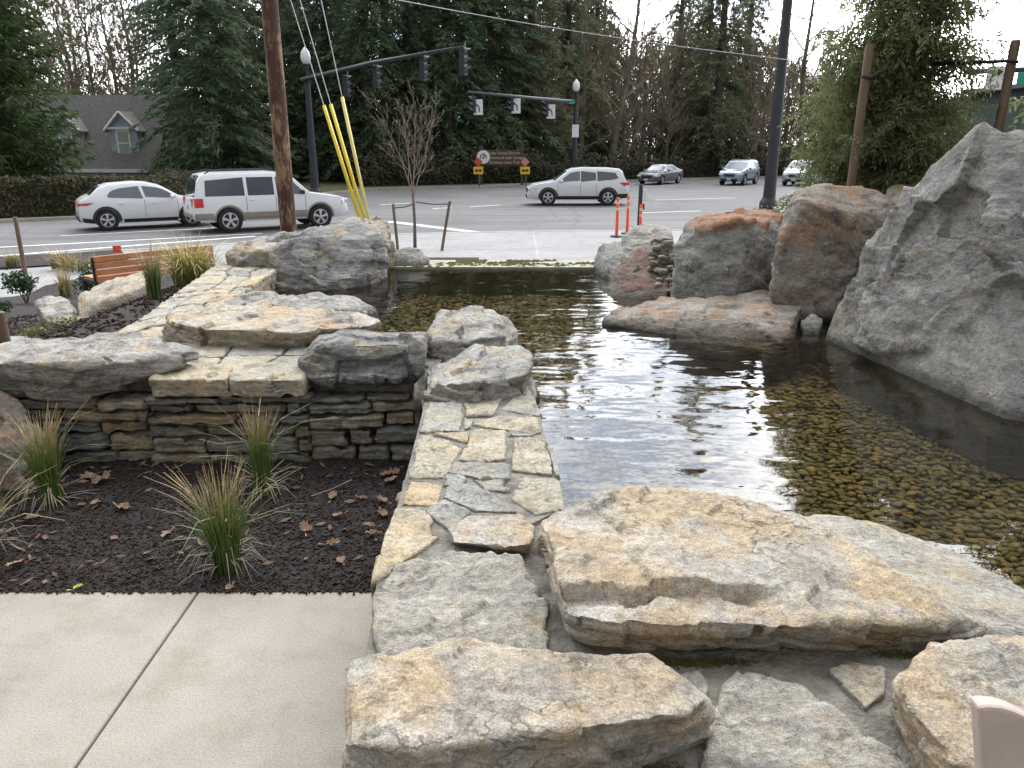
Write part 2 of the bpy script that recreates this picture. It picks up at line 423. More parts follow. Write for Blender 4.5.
def blade_mat(name, low, mid, tip, h):
    m, t, p = new_mat(name)
    v = objvec(t)
    sx = t.nodes.new("ShaderNodeSeparateXYZ"); t.links.new(v, sx.inputs[0])
    zz = mathn(t, 'ADD', mathn(t, 'DIVIDE', sx.outputs["Z"], h), mathn(t, 'MULTIPLY', mathn(t, 'SUBTRACT', tnoise(t, v, 28, 2), 0.5), 0.9))
    c = ramp(t, zz, [(0.15, low), (0.6, mid), (0.95, tip)])
    t.links.new(c, p.inputs["Base Color"]); p.inputs["Roughness"].default_value = 0.55
    return m
M['rush'] = blade_mat("rush_blades", (0.075, 0.13, 0.022), (0.13, 0.17, 0.045), (0.50, 0.37, 0.19), 0.42)
M['rush2'] = blade_mat("dry_blades", (0.16, 0.15, 0.06), (0.40, 0.32, 0.13), (0.55, 0.45, 0.24), 0.4)
M['yellowgrass'] = blade_mat("yellow_blades", (0.17, 0.18, 0.05), (0.42, 0.38, 0.12), (0.58, 0.50, 0.20), 0.5)
M['leafdry'] = simple("dry_leaf", (0.20, 0.105, 0.055), 0.7, nscale=7, namt=0.5, col2=(0.36, 0.23, 0.13))
M['leafgreen'] = simple("fresh_leaf", (0.30, 0.42, 0.07), 0.5)
M['litter'] = simple("leaf_litter", (0.12, 0.075, 0.05), 0.9, nscale=18, namt=0.6)
M['chips'] = simple("bark_chips", (0.019, 0.0155, 0.0145), 0.95, nscale=40, namt=0.8, col2=(0.075, 0.05, 0.04), spec=.15)
M['blackmetal'] = simple("black_painted_metal", (0.018, 0.019, 0.022), 0.45, nscale=4, namt=0.2)
M['darkgrey'] = simple("dark_grey_metal", (0.026, 0.029, 0.034), 0.5, nscale=3, namt=0.2)
M['steel'] = simple("galvanised_steel", (0.34, 0.35, 0.36), 0.45, 0.6, nscale=5, namt=0.2)
M['yellow'] = simple("yellow_guard", (0.80, 0.60, 0.04), 0.5, nscale=3, namt=0.1)
M['yellowpale'] = simple("faded_yellow_guard", (0.78, 0.66, 0.22), 0.5, nscale=3, namt=0.1)
M['globe'] = simple("lamp_globe", (0.75, 0.76, 0.74), 0.25)
M['signwhite'] = simple("sign_white", (0.75, 0.76, 0.77), 0.4)
M['signblack'] = simple("sign_black", (0.012, 0.012, 0.012), 0.5)
M['signyellow'] = simple("sign_yellow", (0.80, 0.48, 0.01), 0.4)
M['signred'] = simple("sign_red", (0.62, 0.06, 0.03), 0.4)
M['signpink'] = simple("faded_red_sign", (0.55, 0.25, 0.22), 0.5)
M['signgreen'] = simple("sign_green", (0.02, 0.30, 0.20), 0.4)
M['signbrown'] = simple("sign_brown", (0.075, 0.045, 0.032), 0.7, nscale=3, namt=0.25)
M['cream'] = simple("cream_lettering", (0.55, 0.50, 0.40), 0.6)
M['orange'] = simple("orange_plastic", (0.85, 0.10, 0.03), 0.45, nscale=4, namt=0.1)
M['reflect'] = simple("white_reflective_band", (0.62, 0.52, 0.45), 0.4)
M['lens'] = simple("signal_lens", (0.05, 0.035, 0.03), 0.25)
M['visor'] = simple("signal_visor", (0.085, 0.088, 0.09), 0.5)

def pole_wood(name, a, b, c_, blotch=0.5):
    m, t, p = new_mat(name)
    v = objvec(t)
    mpn = t.nodes.new("ShaderNodeMapping"); mpn.inputs["Scale"].default_value = (7, 7, 0.8)
    t.links.new(v, mpn.inputs["Vector"])
    f = tnoise(t, mpn.outputs[0], 2.2, 7, 0.65)
    c = ramp(t, f, [(0.3, a), (0.55, b)])
    m2 = t.nodes.new("ShaderNodeMapping"); m2.inputs["Scale"].default_value = (2.4, 2.4, 0.9)
    t.links.new(v, m2.inputs["Vector"])
    c = mixc(t, ramp(t, tnoise(t, m2.outputs[0], 2.6, 8, 0.72), [(blotch, (0, 0, 0)), (blotch+0.1, (1, 1, 1))]), c, c_)
    t.links.new(c, p.inputs["Base Color"]); p.inputs["Roughness"].default_value = 0.85
    t.links.new(bumpn(t, f, 0.6, 0.02), p.inputs["Normal"])
    return m
M['polewood'] = pole_wood("creosote_pole_wood", (0.030, 0.017, 0.014), (0.085, 0.042, 0.028), (0.30, 0.19, 0.11), 0.49)
M['stake'] = pole_wood("stake_wood", (0.09, 0.062, 0.042), (0.18, 0.125, 0.08), (0.24, 0.18, 0.12), 0.6)
M['strap'] = simple("black_strap", (0.02, 0.02, 0.02), 0.7)
M['benchwood'] = simple("orange_bench_wood", (0.50, 0.205, 0.085), 0.55, nscale=5, namt=0.2, bscale=30, bstr=0.2)
M['chairwood'] = simple("beige_chair_board", (0.42, 0.34, 0.295), 0.6, nscale=14, namt=0.12, bscale=90, bstr=0.3, bdist=0.004)
M['siding'] = simple("blue_grey_siding", (0.32, 0.39, 0.47), 0.7, nscale=2, namt=0.1)
M['shingle'] = simple("roof_shingles", (0.165, 0.155, 0.15), 0.9, nscale=5, namt=0.25, bscale=14, bstr=0.5, bdist=0.05)
M['shingle2'] = simple("dormer_shingles", (0.24, 0.225, 0.20), 0.9, nscale=4, namt=0.25, bscale=14, bstr=0.5, bdist=0.05)
M['trim'] = simple("white_trim", (0.72, 0.73, 0.74), 0.5)
M['glassdark'] = simple("dark_window_glass", (0.03, 0.035, 0.04), 0.08, spec=0.8)
M['curtain'] = simple("pale_curtained_glass", (0.32, 0.33, 0.34), 0.2)
M['fence'] = simple("dark_fence", (0.022, 0.022, 0.022), 0.6)
M['moss'] = simple("mossy_stone_lip", (0.30, 0.29, 0.22), 0.85, nscale=5, namt=0.3, bscale=40, bstr=0.6, bdist=0.01)
M['mossgreen'] = simple("moss", (0.105, 0.095, 0.018), 0.95, nscale=20, namt=0.45, bscale=80, bstr=0.8, bdist=0.02)
M['carwhite'] = simple("white_car_paint", (0.72, 0.74, 0.76), 0.3, coat=0.6)
M['carsilver'] = simple("pale_silver_car_paint", (0.30, 0.35, 0.40), 0.3, 0.2, coat=0.6)
M['carblue'] = simple("grey_blue_car_paint", (0.20, 0.27, 0.33), 0.3, 0.3, coat=0.6)
M['carcharcoal'] = simple("charcoal_car_paint", (0.075, 0.082, 0.095), 0.3, 0.3, coat=0.6)
M['cladding'] = simple("black_plastic_cladding", (0.025, 0.026, 0.028), 0.6)
M['beige'] = simple("beige_lower_cladding", (0.30, 0.27, 0.22), 0.45)
M['tyre'] = simple("tyre_rubber", (0.014, 0.014, 0.015), 0.8)
M['rim'] = simple("alloy_rim", (0.55, 0.56, 0.58), 0.35, 0.6)
M['rimdark'] = simple("dark_alloy_rim", (0.16, 0.165, 0.17), 0.35, 0.6)
M['carglass'] = simple("car_glass", (0.04, 0.048, 0.055), 0.05, spec=0.9)
M['carglasslite'] = simple("tinted_car_glass", (0.09, 0.11, 0.12), 0.08, spec=0.9)
M['tail'] = simple("tail_lamp_red", (0.55, 0.02, 0.02), 0.2, coat=0.5)
M['head'] = simple("headlamp", (0.62, 0.65, 0.68), 0.12, coat=0.5)
M['plate'] = simple("licence_plate", (0.50, 0.55, 0.62), 0.4)
M['building'] = simple("dark_green_wall", (0.05, 0.075, 0.07), 0.7, nscale=1, namt=0.2)
M['darkroof'] = simple("dark_roof", (0.10, 0.11, 0.11), 0.8)
M['bluegrey'] = simple("blue_grey_wall", (0.24, 0.28, 0.34), 0.7, nscale=1, namt=0.1)

# pebbles under water
def pebble_mat():
    m, t, p = new_mat("pool_pebbles")
    at = t.nodes.new("ShaderNodeAttribute"); at.attribute_name = "tint"
    c = ramp(t, at.outputs["Fac"], [(0.0, (0.09, 0.08, 0.05)), (0.35, (0.21, 0.18, 0.095)), (0.6, (0.26, 0.23, 0.13)), (0.85, (0.31, 0.23, 0.115)), (1.0, (0.40, 0.27, 0.14))])
    g = ramp(t, tnoise(t, posvec(t), 90, 4, 0.7), [(0.3, (0.7, 0.7, 0.7)), (0.7, (1.2, 1.2, 1.2))])
    t.links.new(mixc(t, 1.0, c, g, 'MULTIPLY'), p.inputs["Base Color"]); p.inputs["Roughness"].default_value = 0.7
    return m
M['pebble'] = pebble_mat()

def water_mat():
    m, t, p = new_mat("pool_water")
    t.nodes.remove(p)
    v = posvec(t)
    mpn = t.nodes.new("ShaderNodeMapping"); mpn.inputs["Scale"].default_value = (0.75, 1.5, 1); mpn.inputs["Rotation"].default_value = (0, 0, 0.15)
    t.links.new(v, mpn.inputs["Vector"])
    n_a = tnoise(t, mpn.outputs[0], 2.3, 2, 0.5)
    n_b = tnoise(t, mpn.outputs[0], 9.0, 2, 0.5)
    b = bumpn(t, n_a, 0.32, 0.05)
    b = bumpn(t, n_b, 0.16, 0.010, b)
    fr = t.nodes.new("ShaderNodeFresnel"); fr.inputs["IOR"].default_value = 1.58
    t.links.new(b, fr.inputs["Normal"])
    gl = t.nodes.new("ShaderNodeBsdfGlossy"); gl.inputs["Roughness"].default_value = 0.0
    t.links.new(b, gl.inputs["Normal"])
    tr = t.nodes.new("ShaderNodeBsdfTransparent"); tr.inputs["Color"].default_value = (0.88, 0.84, 0.66, 1)
    ms = t.nodes.new("ShaderNodeMixShader")
    t.links.new(fr.outputs[0], ms.inputs[0]); t.links.new(tr.outputs[0], ms.inputs[1]); t.links.new(gl.outputs[0], ms.inputs[2])
    t.links.new(ms.outputs[0], t.nodes.get("Material Output").inputs["Surface"])
    return m
M['water'] = water_mat()

# ------------------------------------------------------------------ SETTING: ground, roads, pavements, water
ZR, ZW = -1.25, 0.30          # street level, water level
def struct(o):
    o["kind"] = "structure"; return o

struct(MB().add([(-900, -300, -1.42), (900, -300, -1.42), (900, 1200, -1.42), (-900, 1200, -1.42)], [(0, 1, 2, 3)]).build("ground", M['ground']))
far_curb = [(-90, -11), (-19.7, 29.8), (-14.5, 33.2), (-12.6, 38), (-11.6, 46), (-9.5, 51.5), (-3.7, 54.6), (1.4, 59), (17, 69), (34, 74), (120, 88)]
near_curb = [(-90, -24), (-13.1, 19.6), (-6.0, 23.9), (-3.0, 25.3), (0.0, 25.9), (6.0, 26.4), (9.5, 27.4), (10.9, 31), (12.0, 36.5), (16, 41), (40, 50), (120, 66)]
road_poly = [(p[0], p[1]) for p in near_curb] + [(p[0], p[1]) for p in far_curb[::-1]]
def earclip_sheet(name, poly, z, mat):
    bm = bmesh.new()
    f = bm.faces.new([bm.verts.new((p[0], p[1], z)) for p in poly])
    bmesh.ops.triangulate(bm, faces=[f])
    bmesh.ops.recalc_face_normals(bm, faces=bm.faces)
    if bm.faces and sum(q.normal.z for q in bm.faces) < 0:
        bmesh.ops.reverse_faces(bm, faces=bm.faces)
    me = bpy.data.meshes.new(name); bm.to_mesh(me); bm.free()
    me.materials.append(mat)
    o = bpy.data.objects.new(name, me); COL.objects.link(o)
    return o
struct(earclip_sheet("road", road_poly, ZR, M['asphalt']))
def strip(pts, wid, side):
    out_ = []
    for i, p in enumerate(pts):
        a = Vector(pts[max(i-1, 0)]); b = Vector(pts[min(i+1, len(pts)-1)])
        d = (b - a).normalized(); n_ = Vector((-d.y, d.x)) * side
        out_.append((p[0] + n_.x*wid, p[1] + n_.y*wid))
    return out_
def curb(name, pts, side):
    o2 = strip(pts, 0.22, side)
    m_ = MB()
    for i in range(len(pts)-1):
        q = [pts[i], pts[i+1], o2[i+1], o2[i]]
        m_.prism(q, ZR-0.1, ZR+0.13)
    return struct(m_.build(name, M['curb'], fix=True))
curb("far_curb", far_curb, 1)
curb("near_curb", near_curb, -1)
# far verge behind far curb
v2 = strip(far_curb, 0.22, 1); v3 = strip(far_curb, 60, 1)
v3 = [(p[0], p[1]) for p in [(-140, 30), (-70, 75), (-60, 90), (-50, 110), (-40, 130), (-30, 140), (-10, 150), (10, 160), (40, 170), (90, 170), (160, 150)]]
m_ = MB()
for i in range(len(far_curb)-1):
    m_.add([(*v2[i], ZR+0.10), (*v2[i+1], ZR+0.10), (*v3[i+1], ZR+0.3), (*v3[i], ZR+0.3)], [(0, 1, 2, 3)])
struct(m_.build("verge", M['grassland'], fix=False))
# near sidewalk (light concrete), follows near curb
nc2 = strip(near_curb, 0.22, -1)
side_in = [(-90, -31), (-15.2, 10.8), (-9.3, 14.2), (-7.0, 16.6), (-3, 13.0), (0.0, 11.0), (6.0, 11.0), (12, 14), (16, 22), (20, 28), (44, 42), (124, 60)]
m_ = MB()
for i in range(len(near_curb)-1):
    m_.prism([nc2[i], nc2[i+1], side_in[i+1], side_in[i]], ZR-0.1, ZR+0.12)
struct(m_.build("sidewalk", M['walk'], fix=True))
m_ = MB()
for (p_, q_) in (((-8, 21), (9, 21.6)), ((-7, 17.5), (9, 18.0)), ((-5.5, 15), (-4.6, 24.3)), ((-2.6, 13.2), (-2.1, 25.6)), ((.6, 11.5), (.7, 25.9)), ((3.6, 11.5), (3.5, 26.1)), ((-11, 15.5), (-12.4, 17.2)), ((-9.4, 15), (-10.4, 17.6))):
    p_ = Vector(p_); q_ = Vector(q_); n_ = Vector((-(q_-p_).y, (q_-p_).x)).normalized()*.02
    m_.add([(*(p_-n_), ZR+.124), (*(q_-n_), ZR+.124), (*(q_+n_), ZR+.124), (*(p_+n_), ZR+.124)], [(0, 1, 2, 3)])
struct(m_.build("sidewalk_joint", M['curb']))
# painted markings
def stripe(name, segs):
    mm = MB()
    for (a, b, wd) in segs:
        a = Vector((a[0], a[1])); b = Vector((b[0], b[1])); d = (b-a).normalized(); n_ = Vector((-d.y, d.x))*wd/2
        mm.add([(*(a-n_), ZR+0.005), (*(b-n_), ZR+0.005), (*(b+n_), ZR+0.005), (*(a+n_), ZR+0.005)], [(0, 1, 2, 3)])
    return struct(mm.build(name, M['paint'], fix=False))
def px(u, v): q = Hp(u, v, ZR); return (q.x, q.y)
stripe("lane_line", [(px(-60, 250.5), px(262, 233.5), 0.16), (px(-60, 260.5), px(255, 236.3), 0.22), (px(60, 236), px(215, 228), 0.12)])
stripe("crosswalk_line", [(px(388, 221.5), px(486, 233.5), 0.42), (px(50, 254.3), px(138, 250.2), 0.45), (px(75, 258), px(170, 250), 0.25)])
stripe("far_lane_line", [(px(432, 209), px(452, 207.5), 0.16), (px(470, 207), px(500, 205), 0.16), (px(640, 213), px(700, 211), 0.15), (px(655, 200), px(735, 198), 0.15), (px(380, 205), px(410, 203), 0.16)])

# left garden slope (mulch) between plaza and sidewalk
def sheet(name, x0, x1, y0, y1, nx, ny, zf, mat, smooth=True):
    vs = []; fs = []
    for j in range(ny+1):
        for i in range(nx+1):
            x = x0+(x1-x0)*i/nx; y = y0+(y1-y0)*j/ny
            vs.append((x, y, zf(x, y)))
    for j in range(ny):
        for i in range(nx):
            a = j*(nx+1)+i
            fs.append((a, a+1, a+nx+2, a+nx+1))
    return MB().add(vs, fs).build(name, mat, smooth=smooth)
def nz(x, y, s=1.0, a=1.0, seed=0.0):
    return MN.fractal(Vector((x*s, y*s, seed)), 0.9, 2.0, 4) * a
def garden_z(x, y):
    z = max(-0.25 - 0.13*(max(y, 6.0)-7.5), -1.10) + nz(x, y, 1.2, 0.04)
    e_ = min(1, max(0, (x+4.5)/1.2)); f_ = min(1, max(0, (9.4-y)/1.6)); z += (0.24-z)*e_*e_*(3-2*e_)*f_
    if x < -9.3 and y > 14.2+0.576*(x+9.3): z = -1.40
    return z
struct(sheet("garden_bed", -14, -1.2, 4.3, 17.2, 100, 100, garden_z, M['soil']))
# furnishing zone soil strip between sidewalk and kerb on the left
m_ = MB()
for a, b in ((0, 1), (1, 2)):
    pass
a0, a1 = Vector(nc2[0]), Vector(nc2[1]); a2 = Vector(nc2[2])
inn = Vector((0.5, -0.87))
q0 = a0 + (a1-a0)*0.7; 
m_.prism([tuple(q0), tuple(a1), tuple(a1+(a2-a1)*0.35), tuple(a1+(a2-a1)*0.35+inn*2.2), tuple(q0+inn*2.6)], ZR-0.05, ZR+0.16)
struct(m_.build("planting_strip", M['soil'], fix=True))
# raised right bank behind the boulders, where the cedar grows
def interp(pts, x):
    if x <= pts[0][0]: return pts[0][1]
    for (x0, y0), (x1, y1) in zip(pts, pts[1:]):
        if x <= x1: return y0+(y1-y0)*(x-x0)/(x1-x0+1e-9)
    return pts[-1][1]
def bank_z(x, y):
    xb = interp([(3.5, 3.3), (5, 2.75), (6, 2.35), (7.3, 1.5), (8.5, 1.15), (14, 0.9)], y)
    t_ = min(1, max(0, (13.5-y)/4.0)); e = min(1, max(0, (x-xb)/0.5))
    return -1.2 + (1.6*t_)*e + nz(x, y, 1.0, 0.06, 3.0) * e
struct(sheet("planted_bank", 1.0, 11.5, 3.5, 14.0, 60, 60, bank_z, M['soil']))
# plaza pavement: slabs with joints (grooves)
m_ = MB()
xs = [-6.0, -4.42, -2.80, -1.176, -0.30]
for i in range(len(xs)-1):
    for (y0, y1) in ((-2.0, 0.9), (0.906, 2.535)):
        x0 = xs[i]+0.004; x1 = xs[i+1]-0.004
        m_.box(((x0+x1)/2, (y0+y1)/2, -0.06), (x1-x0, y1-y0, 0.12), bev=0.006)
m_.box((3.0, -0.8, -0.07), (6.6, 2.4, 0.10))
struct(m_.build("pavement", M['pave']))
struct(MB().box((-1.5, 1.5, -0.20), (12, 8, 0.12)).build("pavement_bed", M['darkcore']))
# planter mulch
random.seed(3)
def mulch_z(x, y):
    return -0.015 + nz(x, y, 2.2, 0.022, 1.0) + nz(x, y, 14, 0.009, 5.0)
mb_ = sheet("mulch_bed", -4.5, -0.36, 2.535, 4.1, 220, 90, mulch_z, M['mulch'])
struct(mb_)
ch = MB()
random.seed(11)
for i in range(15000):
    x = random.uniform(-2.6, -0.40); y = 2.525 + 1.35*random.random()**1.2 - (0.03*random.random() if random.random() < .06 else 0)
    s = random.uniform(0.003, 0.0085); l = s*random.uniform(1.2, 3.2); h = s*random.uniform(0.4, 0.9)
    rz = random.uniform(0, 6.28); tl = random.uniform(-0.5, 0.5)
    z = (mulch_z(x, y) if y > 2.535 else 0.002)+h*0.5
    rm = Matrix.Rotation(rz, 3, 'Z') @ Matrix.Rotation(tl, 3, 'Y')
    vs = [rm @ Vector((sx*l/2*random.uniform(.7, 1), sy*s/2*random.uniform(.6, 1), sz*h/2)) + Vector((x, y, z)) for sx in (-1, 1) for sy in (-1, 1) for sz in (-1, 1)]
    ch.add(vs, [(0, 1, 3, 2), (4, 6, 7, 5), (0, 4, 5, 1), (2, 3, 7, 6), (0, 2, 6, 4), (1, 5, 7, 3)])
tag(ch.build("mulch_chips", M['chips']), "dark bark mulch chips covering the planter bed", "mulch", kind="stuff")
lt = MB()
for i in range(260):
    x = random.uniform(-2.4, -0.42); y = 2.55 + 1.25*random.random()
    wgt = MN.noise(Vector((x*1.7, y*1.7, 9)))
    if wgt < -0.05 and random.random() < 0.8: continue
    l = random.uniform(0.012, 0.035); wd = l*random.uniform(.15, .5); rz = random.uniform(0, 6.28)
    z = mulch_z(x, y)+0.012
    d = Vector((math.cos(rz), math.sin(rz), random.uniform(-.3, .3)))*l; n_ = Vector((-math.sin(rz), math.cos(rz), random.uniform(-.5, .5)))*wd
    p = Vector((x, y, z)); lt.add([p-d, p-n_, p+d, p+n_], [(0, 1, 2, 3)])
tag(lt.build("leaf_litter", M['litter']), "brown shreds of leaf scattered on the mulch", "leaf litter", kind="stuff")

# pool
struct(MB().add([(0.08, 1.6, -.02), (4.6, 1.3, -.02), (4.6, 8.7, -.02), (-2.4, 8.7, -.02), (-2.25, 5.4, -.02), (-1.2, 4.9, -.02), (-0.35, 4.45, -.02), (0.0, 4.1, -.02)], [(0, 1, 2, 3, 4, 5, 6, 7)]).build("pool_floor", M['mortar']))
struct(MB().add([(0.08, 1.6, ZW), (4.6, 1.3, ZW), (4.6, 8.62, ZW), (-2.4, 8.62, ZW), (-2.25, 5.5, ZW), (-1.2, 4.95, ZW), (-0.35, 4.5, ZW), (0.0, 4.1, ZW)], [(0, 1, 2, 3, 4, 5, 6, 7)]).build("water", M['water']))
def pebbles():
    rng = np.random.default_rng(5)
    bm = bmesh.new(); bmesh.ops.create_icosphere(bm, subdivisions=2, radius=1.0)
    bm.verts.ensure_lookup_table(); bm.verts.index_update()
    bv = np.array([v.co[:] for v in bm.verts]); bf = np.array([[v.index for v in f.verts] for f in bm.faces]); bm.free()
    pts = []
    y = 1.7
    while y < 8.6:
        st = 0.034 if y < 5 else 0.05
        x0 = 0.0 if y < 4.4 else -2.3
        x1 = 3.1 if y < 5.6 else 1.6
        x = x0
        while x < x1:
            pts.append((x+rng.uniform(-.35, .35)*st, y+rng.uniform(-.35, .35)*st, st))
            x += st*1.28
        y += st*0.78
    P = np.array(pts); n = len(P)
    s = P[:, 2:3]
    vr = rng.uniform(0.6, 1.25, n)**1.4
    sx = vr*s[:, 0]*rng.uniform(0.5, 1.0, n)*0.9; sy = vr*s[:, 0]*rng.uniform(0.36, 0.66, n)*0.9; sz = s[:, 0]*rng.uniform(0.22, 0.40, n)
    a = rng.normal(0.0, 0.55, n); ca, sa = np.cos(a), np.sin(a)
    jit = 1 + rng.normal(0, 0.07, (n, bv.shape[0]))
    X = bv[None, :, 0]*sx[:, None]*jit; Y = bv[None, :, 1]*sy[:, None]*jit; Z = bv[None, :, 2]*sz[:, None]
    V = np.stack([X*ca[:, None]-Y*sa[:, None]+P[:, 0:1], X*sa[:, None]+Y*ca[:, None]+P[:, 1:2], Z+rng.uniform(-.004, .014, (n, 1))], -1).reshape(-1, 3)
    Fc = (bf[None]+(np.arange(n)*bv.shape[0])[:, None, None]).reshape(-1, 3)
    me = bpy.data.meshes.new("pool_pebbles")
    me.vertices.add(len(V)); me.vertices.foreach_set("co", V.astype(np.float32).ravel())
    me.loops.add(Fc.size); me.loops.foreach_set("vertex_index", Fc.astype(np.int32).ravel())
    me.polygons.add(len(Fc)); me.polygons.foreach_set("loop_start", (np.arange(len(Fc))*3).astype(np.int32))
    me.polygons.foreach_set("use_smooth", np.ones(len(Fc), dtype=bool))
    at = me.attributes.new("tint", 'FLOAT', 'POINT'); at.data.foreach_set("value", np.repeat(rng.random(n), bv.shape[0]).astype(np.float32))
    me.update(calc_edges=True); me.materials.append(M['pebble'])
    o = bpy.data.objects.new("pool_pebbles", me); COL.objects.link(o)
    tag(o, "rounded olive brown pebbles covering the pool floor", "pebbles", kind="stuff")
pebbles()
# far lip of the pool (weir), with mossy edge
wr = empty("pool_weir", (0, 8.6, -0.02))
tag(wr, "low pale stone lip with moss along the far edge of the pool", "weir")
m_ = MB()
rk = [(-1.75, 8.45), (1.35, 8.42), (1.35, 8.95), (-1.75, 8.98)]
m_.prism(rk, -0.5, 0.325)
o = m_.build("stone_lip", M['moss'], fix=True); o.parent = wr; o.matrix_parent_inverse = Matrix.Translation(-wr.location)
random.seed(8)
m_ = MB()
for i in range(1400):
    x = random.uniform(-1.7, 1.3); y = 8.93-abs(random.gauss(0, 0.18))
    if MN.noise(Vector((x*1.6, y*3, 2))) < -0.12 - 0.2*(x < -0.3): continue
    if y < 8.45: continue
    s = random.uniform(0.012, 0.035)
    m_.add([(x-s, y-s, 0.327), (x+s, y-s*.6, 0.327), (x+s*.5, y+s, 0.33), (x, y, 0.327+s*0.55)], [(0, 1, 3), (1, 2, 3), (2, 0, 3)])
o = m_.build("moss", M['mossgreen']); o.parent = wr; o.matrix_parent_inverse = Matrix.Translation(-wr.location)
# terrace dropping from the weir to the sidewalk
struct(sheet("terrace_slope", -2.4, 1.6, 8.9, 12.6, 8, 20, lambda x, y: 0.18 - (y-8.9)*0.36, M['walk']))

# ------------------------------------------------------------------ ROCKS
def hull_planes(pts):
    bm = bmesh.new()
    for p in pts: bm.verts.new(p)
    r = bmesh.ops.convex_hull(bm, input=bm.verts)
    bmesh.ops.delete(bm, geom=[g for g in r["geom_interior"] if isinstance(g, bmesh.types.BMVert)], context='VERTS')
    bmesh.ops.recalc_face_normals(bm, faces=bm.faces)
    hv = [v.co.copy() for v in bm.verts if v.link_faces]
    pl = []
    for f in bm.faces:
        n_ = f.normal.copy()
        if n_.length < 0.5: continue
        d = n_.dot(f.verts[0].co)
        if not any((n_-q[0]).length < 0.02 and abs(d-q[1]) < 0.002 for q in pl): pl.append((n_, d))
    bm.free()
    return hv, pl

ICO = {}
def ico(res):
    if res not in ICO:
        bm = bmesh.new(); bmesh.ops.create_icosphere(bm, subdivisions=res, radius=1.0)
        bm.verts.ensure_lookup_table(); bm.verts.index_update()
        ICO[res] = (np.array([v.co[:] for v in bm.verts]), [tuple(v.index for v in f.verts) for f in bm.faces]); bm.free()
    return ICO[res]

def rock_geom(pts, res=5, amp=0.02, p=22, chips=6, facet=1.0, facet2=0.0, strata=None, seed=0, fn=None, fine=0.25, freq=2.2):
    rnd = random.Random(seed); p = p*(3.6 if p > 10 else 1); chips = chips*3
    hv, pl = hull_planes(pts)
    c = Vector((0, 0, 0))
    mn = Vector([min(v[i] for v in hv) for i in range(3)]); mxv = Vector([max(v[i] for v in hv) for i in range(3)])
    for v in hv: c += v
    c = c/len(hv)
    c = c*0.5 + (mn+mxv)*0.25
    if any(n_.dot(c) > d-1e-4 for n_, d in pl):
        c = Vector((0, 0, 0))
        for v in hv: c += v
        c = c/len(hv)
    half = (mxv-mn)/2
    planes = [(n_, d - n_.dot(c)) for n_, d in pl]
    for k in range(chips):
        n_ = Vector((rnd.gauss(0, 1)/max(half.x, .05), rnd.gauss(0, 1)/max(half.y, .05), abs(rnd.gauss(0, .8))/max(half.z, .05))).normalized()
        sup = max(n_.dot(v-c) for v in hv)
        planes.append((n_, sup*rnd.uniform(0.91, 0.985)))
    IV, IF = ico(res)
    D = IV*np.array(half)[None]
    D = D/np.linalg.norm(D, axis=1)[:, None]
    NN = np.array([q[0][:] for q in planes]); DD = np.maximum(np.array([q[1] for q in planes]), 1e-3)
    Q = np.maximum(D @ NN.T, 0)/DD[None]
    W = Q**p
    S = W.sum(1)
    r = S**(-1.0/p)
    P = D*r[:, None] + np.array(c)[None]
    nrm = (W/DD[None]) @ NN
    nrm = nrm/np.maximum(np.linalg.norm(nrm, axis=1), 1e-9)[:, None]
    off = Vector((rnd.uniform(-50, 50), rnd.uniform(-50, 50), rnd.uniform(-50, 50)))
    sdv = None
    if strata:
        sdv, sp, sa = Vector(strata[0]).normalized(), strata[1], strata[2]
        lay = [rnd.uniform(-1, 1) for _ in range(400)]
    outv = []
    for i in range(len(P)):
        q = Vector(P[i]); n_ = Vector(nrm[i])
        s = q*freq + off
        d = MN.fractal(s*1.6, 0.8, 2.1, 5)*amp*0.55
        if facet:
            s2 = s*1.5 + MN.noise_vector(s*2.0)*0.25
            _, pv = MN.voronoi(s2)
            cvv = MN.cell_vector(pv[0]*17.3)
            d += amp*facet*1.7*(cvv.x*(s2.x-pv[0].x)+cvv.y*(s2.y-pv[0].y)+cvv.z*(s2.z-pv[0].z))+amp*facet*0.45*(cvv.x-cvv.y)
        d += (0.35-abs(MN.noise(s*4.3)))*amp*0.6 - amp*0.15
        d += MN.noise(s*9.0)*amp*fine*0.6 + MN.noise(s*19.0)*amp*fine*0.5
        if facet2:
            s3 = s*0.62 + MN.noise_vector(s*0.9)*0.12
            _, pv = MN.voronoi(s3); cvv = MN.cell_vector(pv[0]*23.7)
            d += facet2*((cvv.x-.5)*(s3.x-pv[0].x)+(cvv.y-.5)*(s3.y-pv[0].y)+(cvv.z-.5)*(s3.z-pv[0].z)) + facet2*.25*(cvv.y-.5)
        if sdv is not None:
            h = q.dot(sdv)/sp + MN.noise(s*0.8)*1.2 + MN.noise(s*3.0)*0.25 + 200
            k = math.floor(h); fr = h-k
            l0 = lay[k % 400]; l1 = lay[(k+1) % 400]
            tt = min(1, max(0, (fr-0.8)/0.2))
            side = 1.0 - 0.75*abs(n_.dot(sdv))
            d += (l0+(l1-l0)*tt)*sa*side
        q2 = q + n_*d
        if fn: q2 = fn(q2, n_)
        outv.append(q2)
    return outv, IF

def based(pts, z):
    o_ = list(pts)
    c = sum((Vector(p) for p in pts), Vector())/len(pts)
    for p in pts:
        o_.append(Vector((c.x+(p[0]-c.x)*0.97, c.y+(p[1]-c.y)*0.97, z)))
    return o_

def rock(label, pts, mat, base=None, name="boulder", cat="boulder", group=None, sharp=True, **kw):
    if base is not None: pts = based(pts, base)
    vs, fs = rock_geom(pts, **kw)
    c = sum(vs, Vector())/len(vs); zb = min(v.z for v in vs)
    o = MB().add(vs, fs).build(name, M[mat] if isinstance(mat, str) else mat, loc=(c.x, c.y, zb), smooth=True)
    return tag(o, label, cat, group)

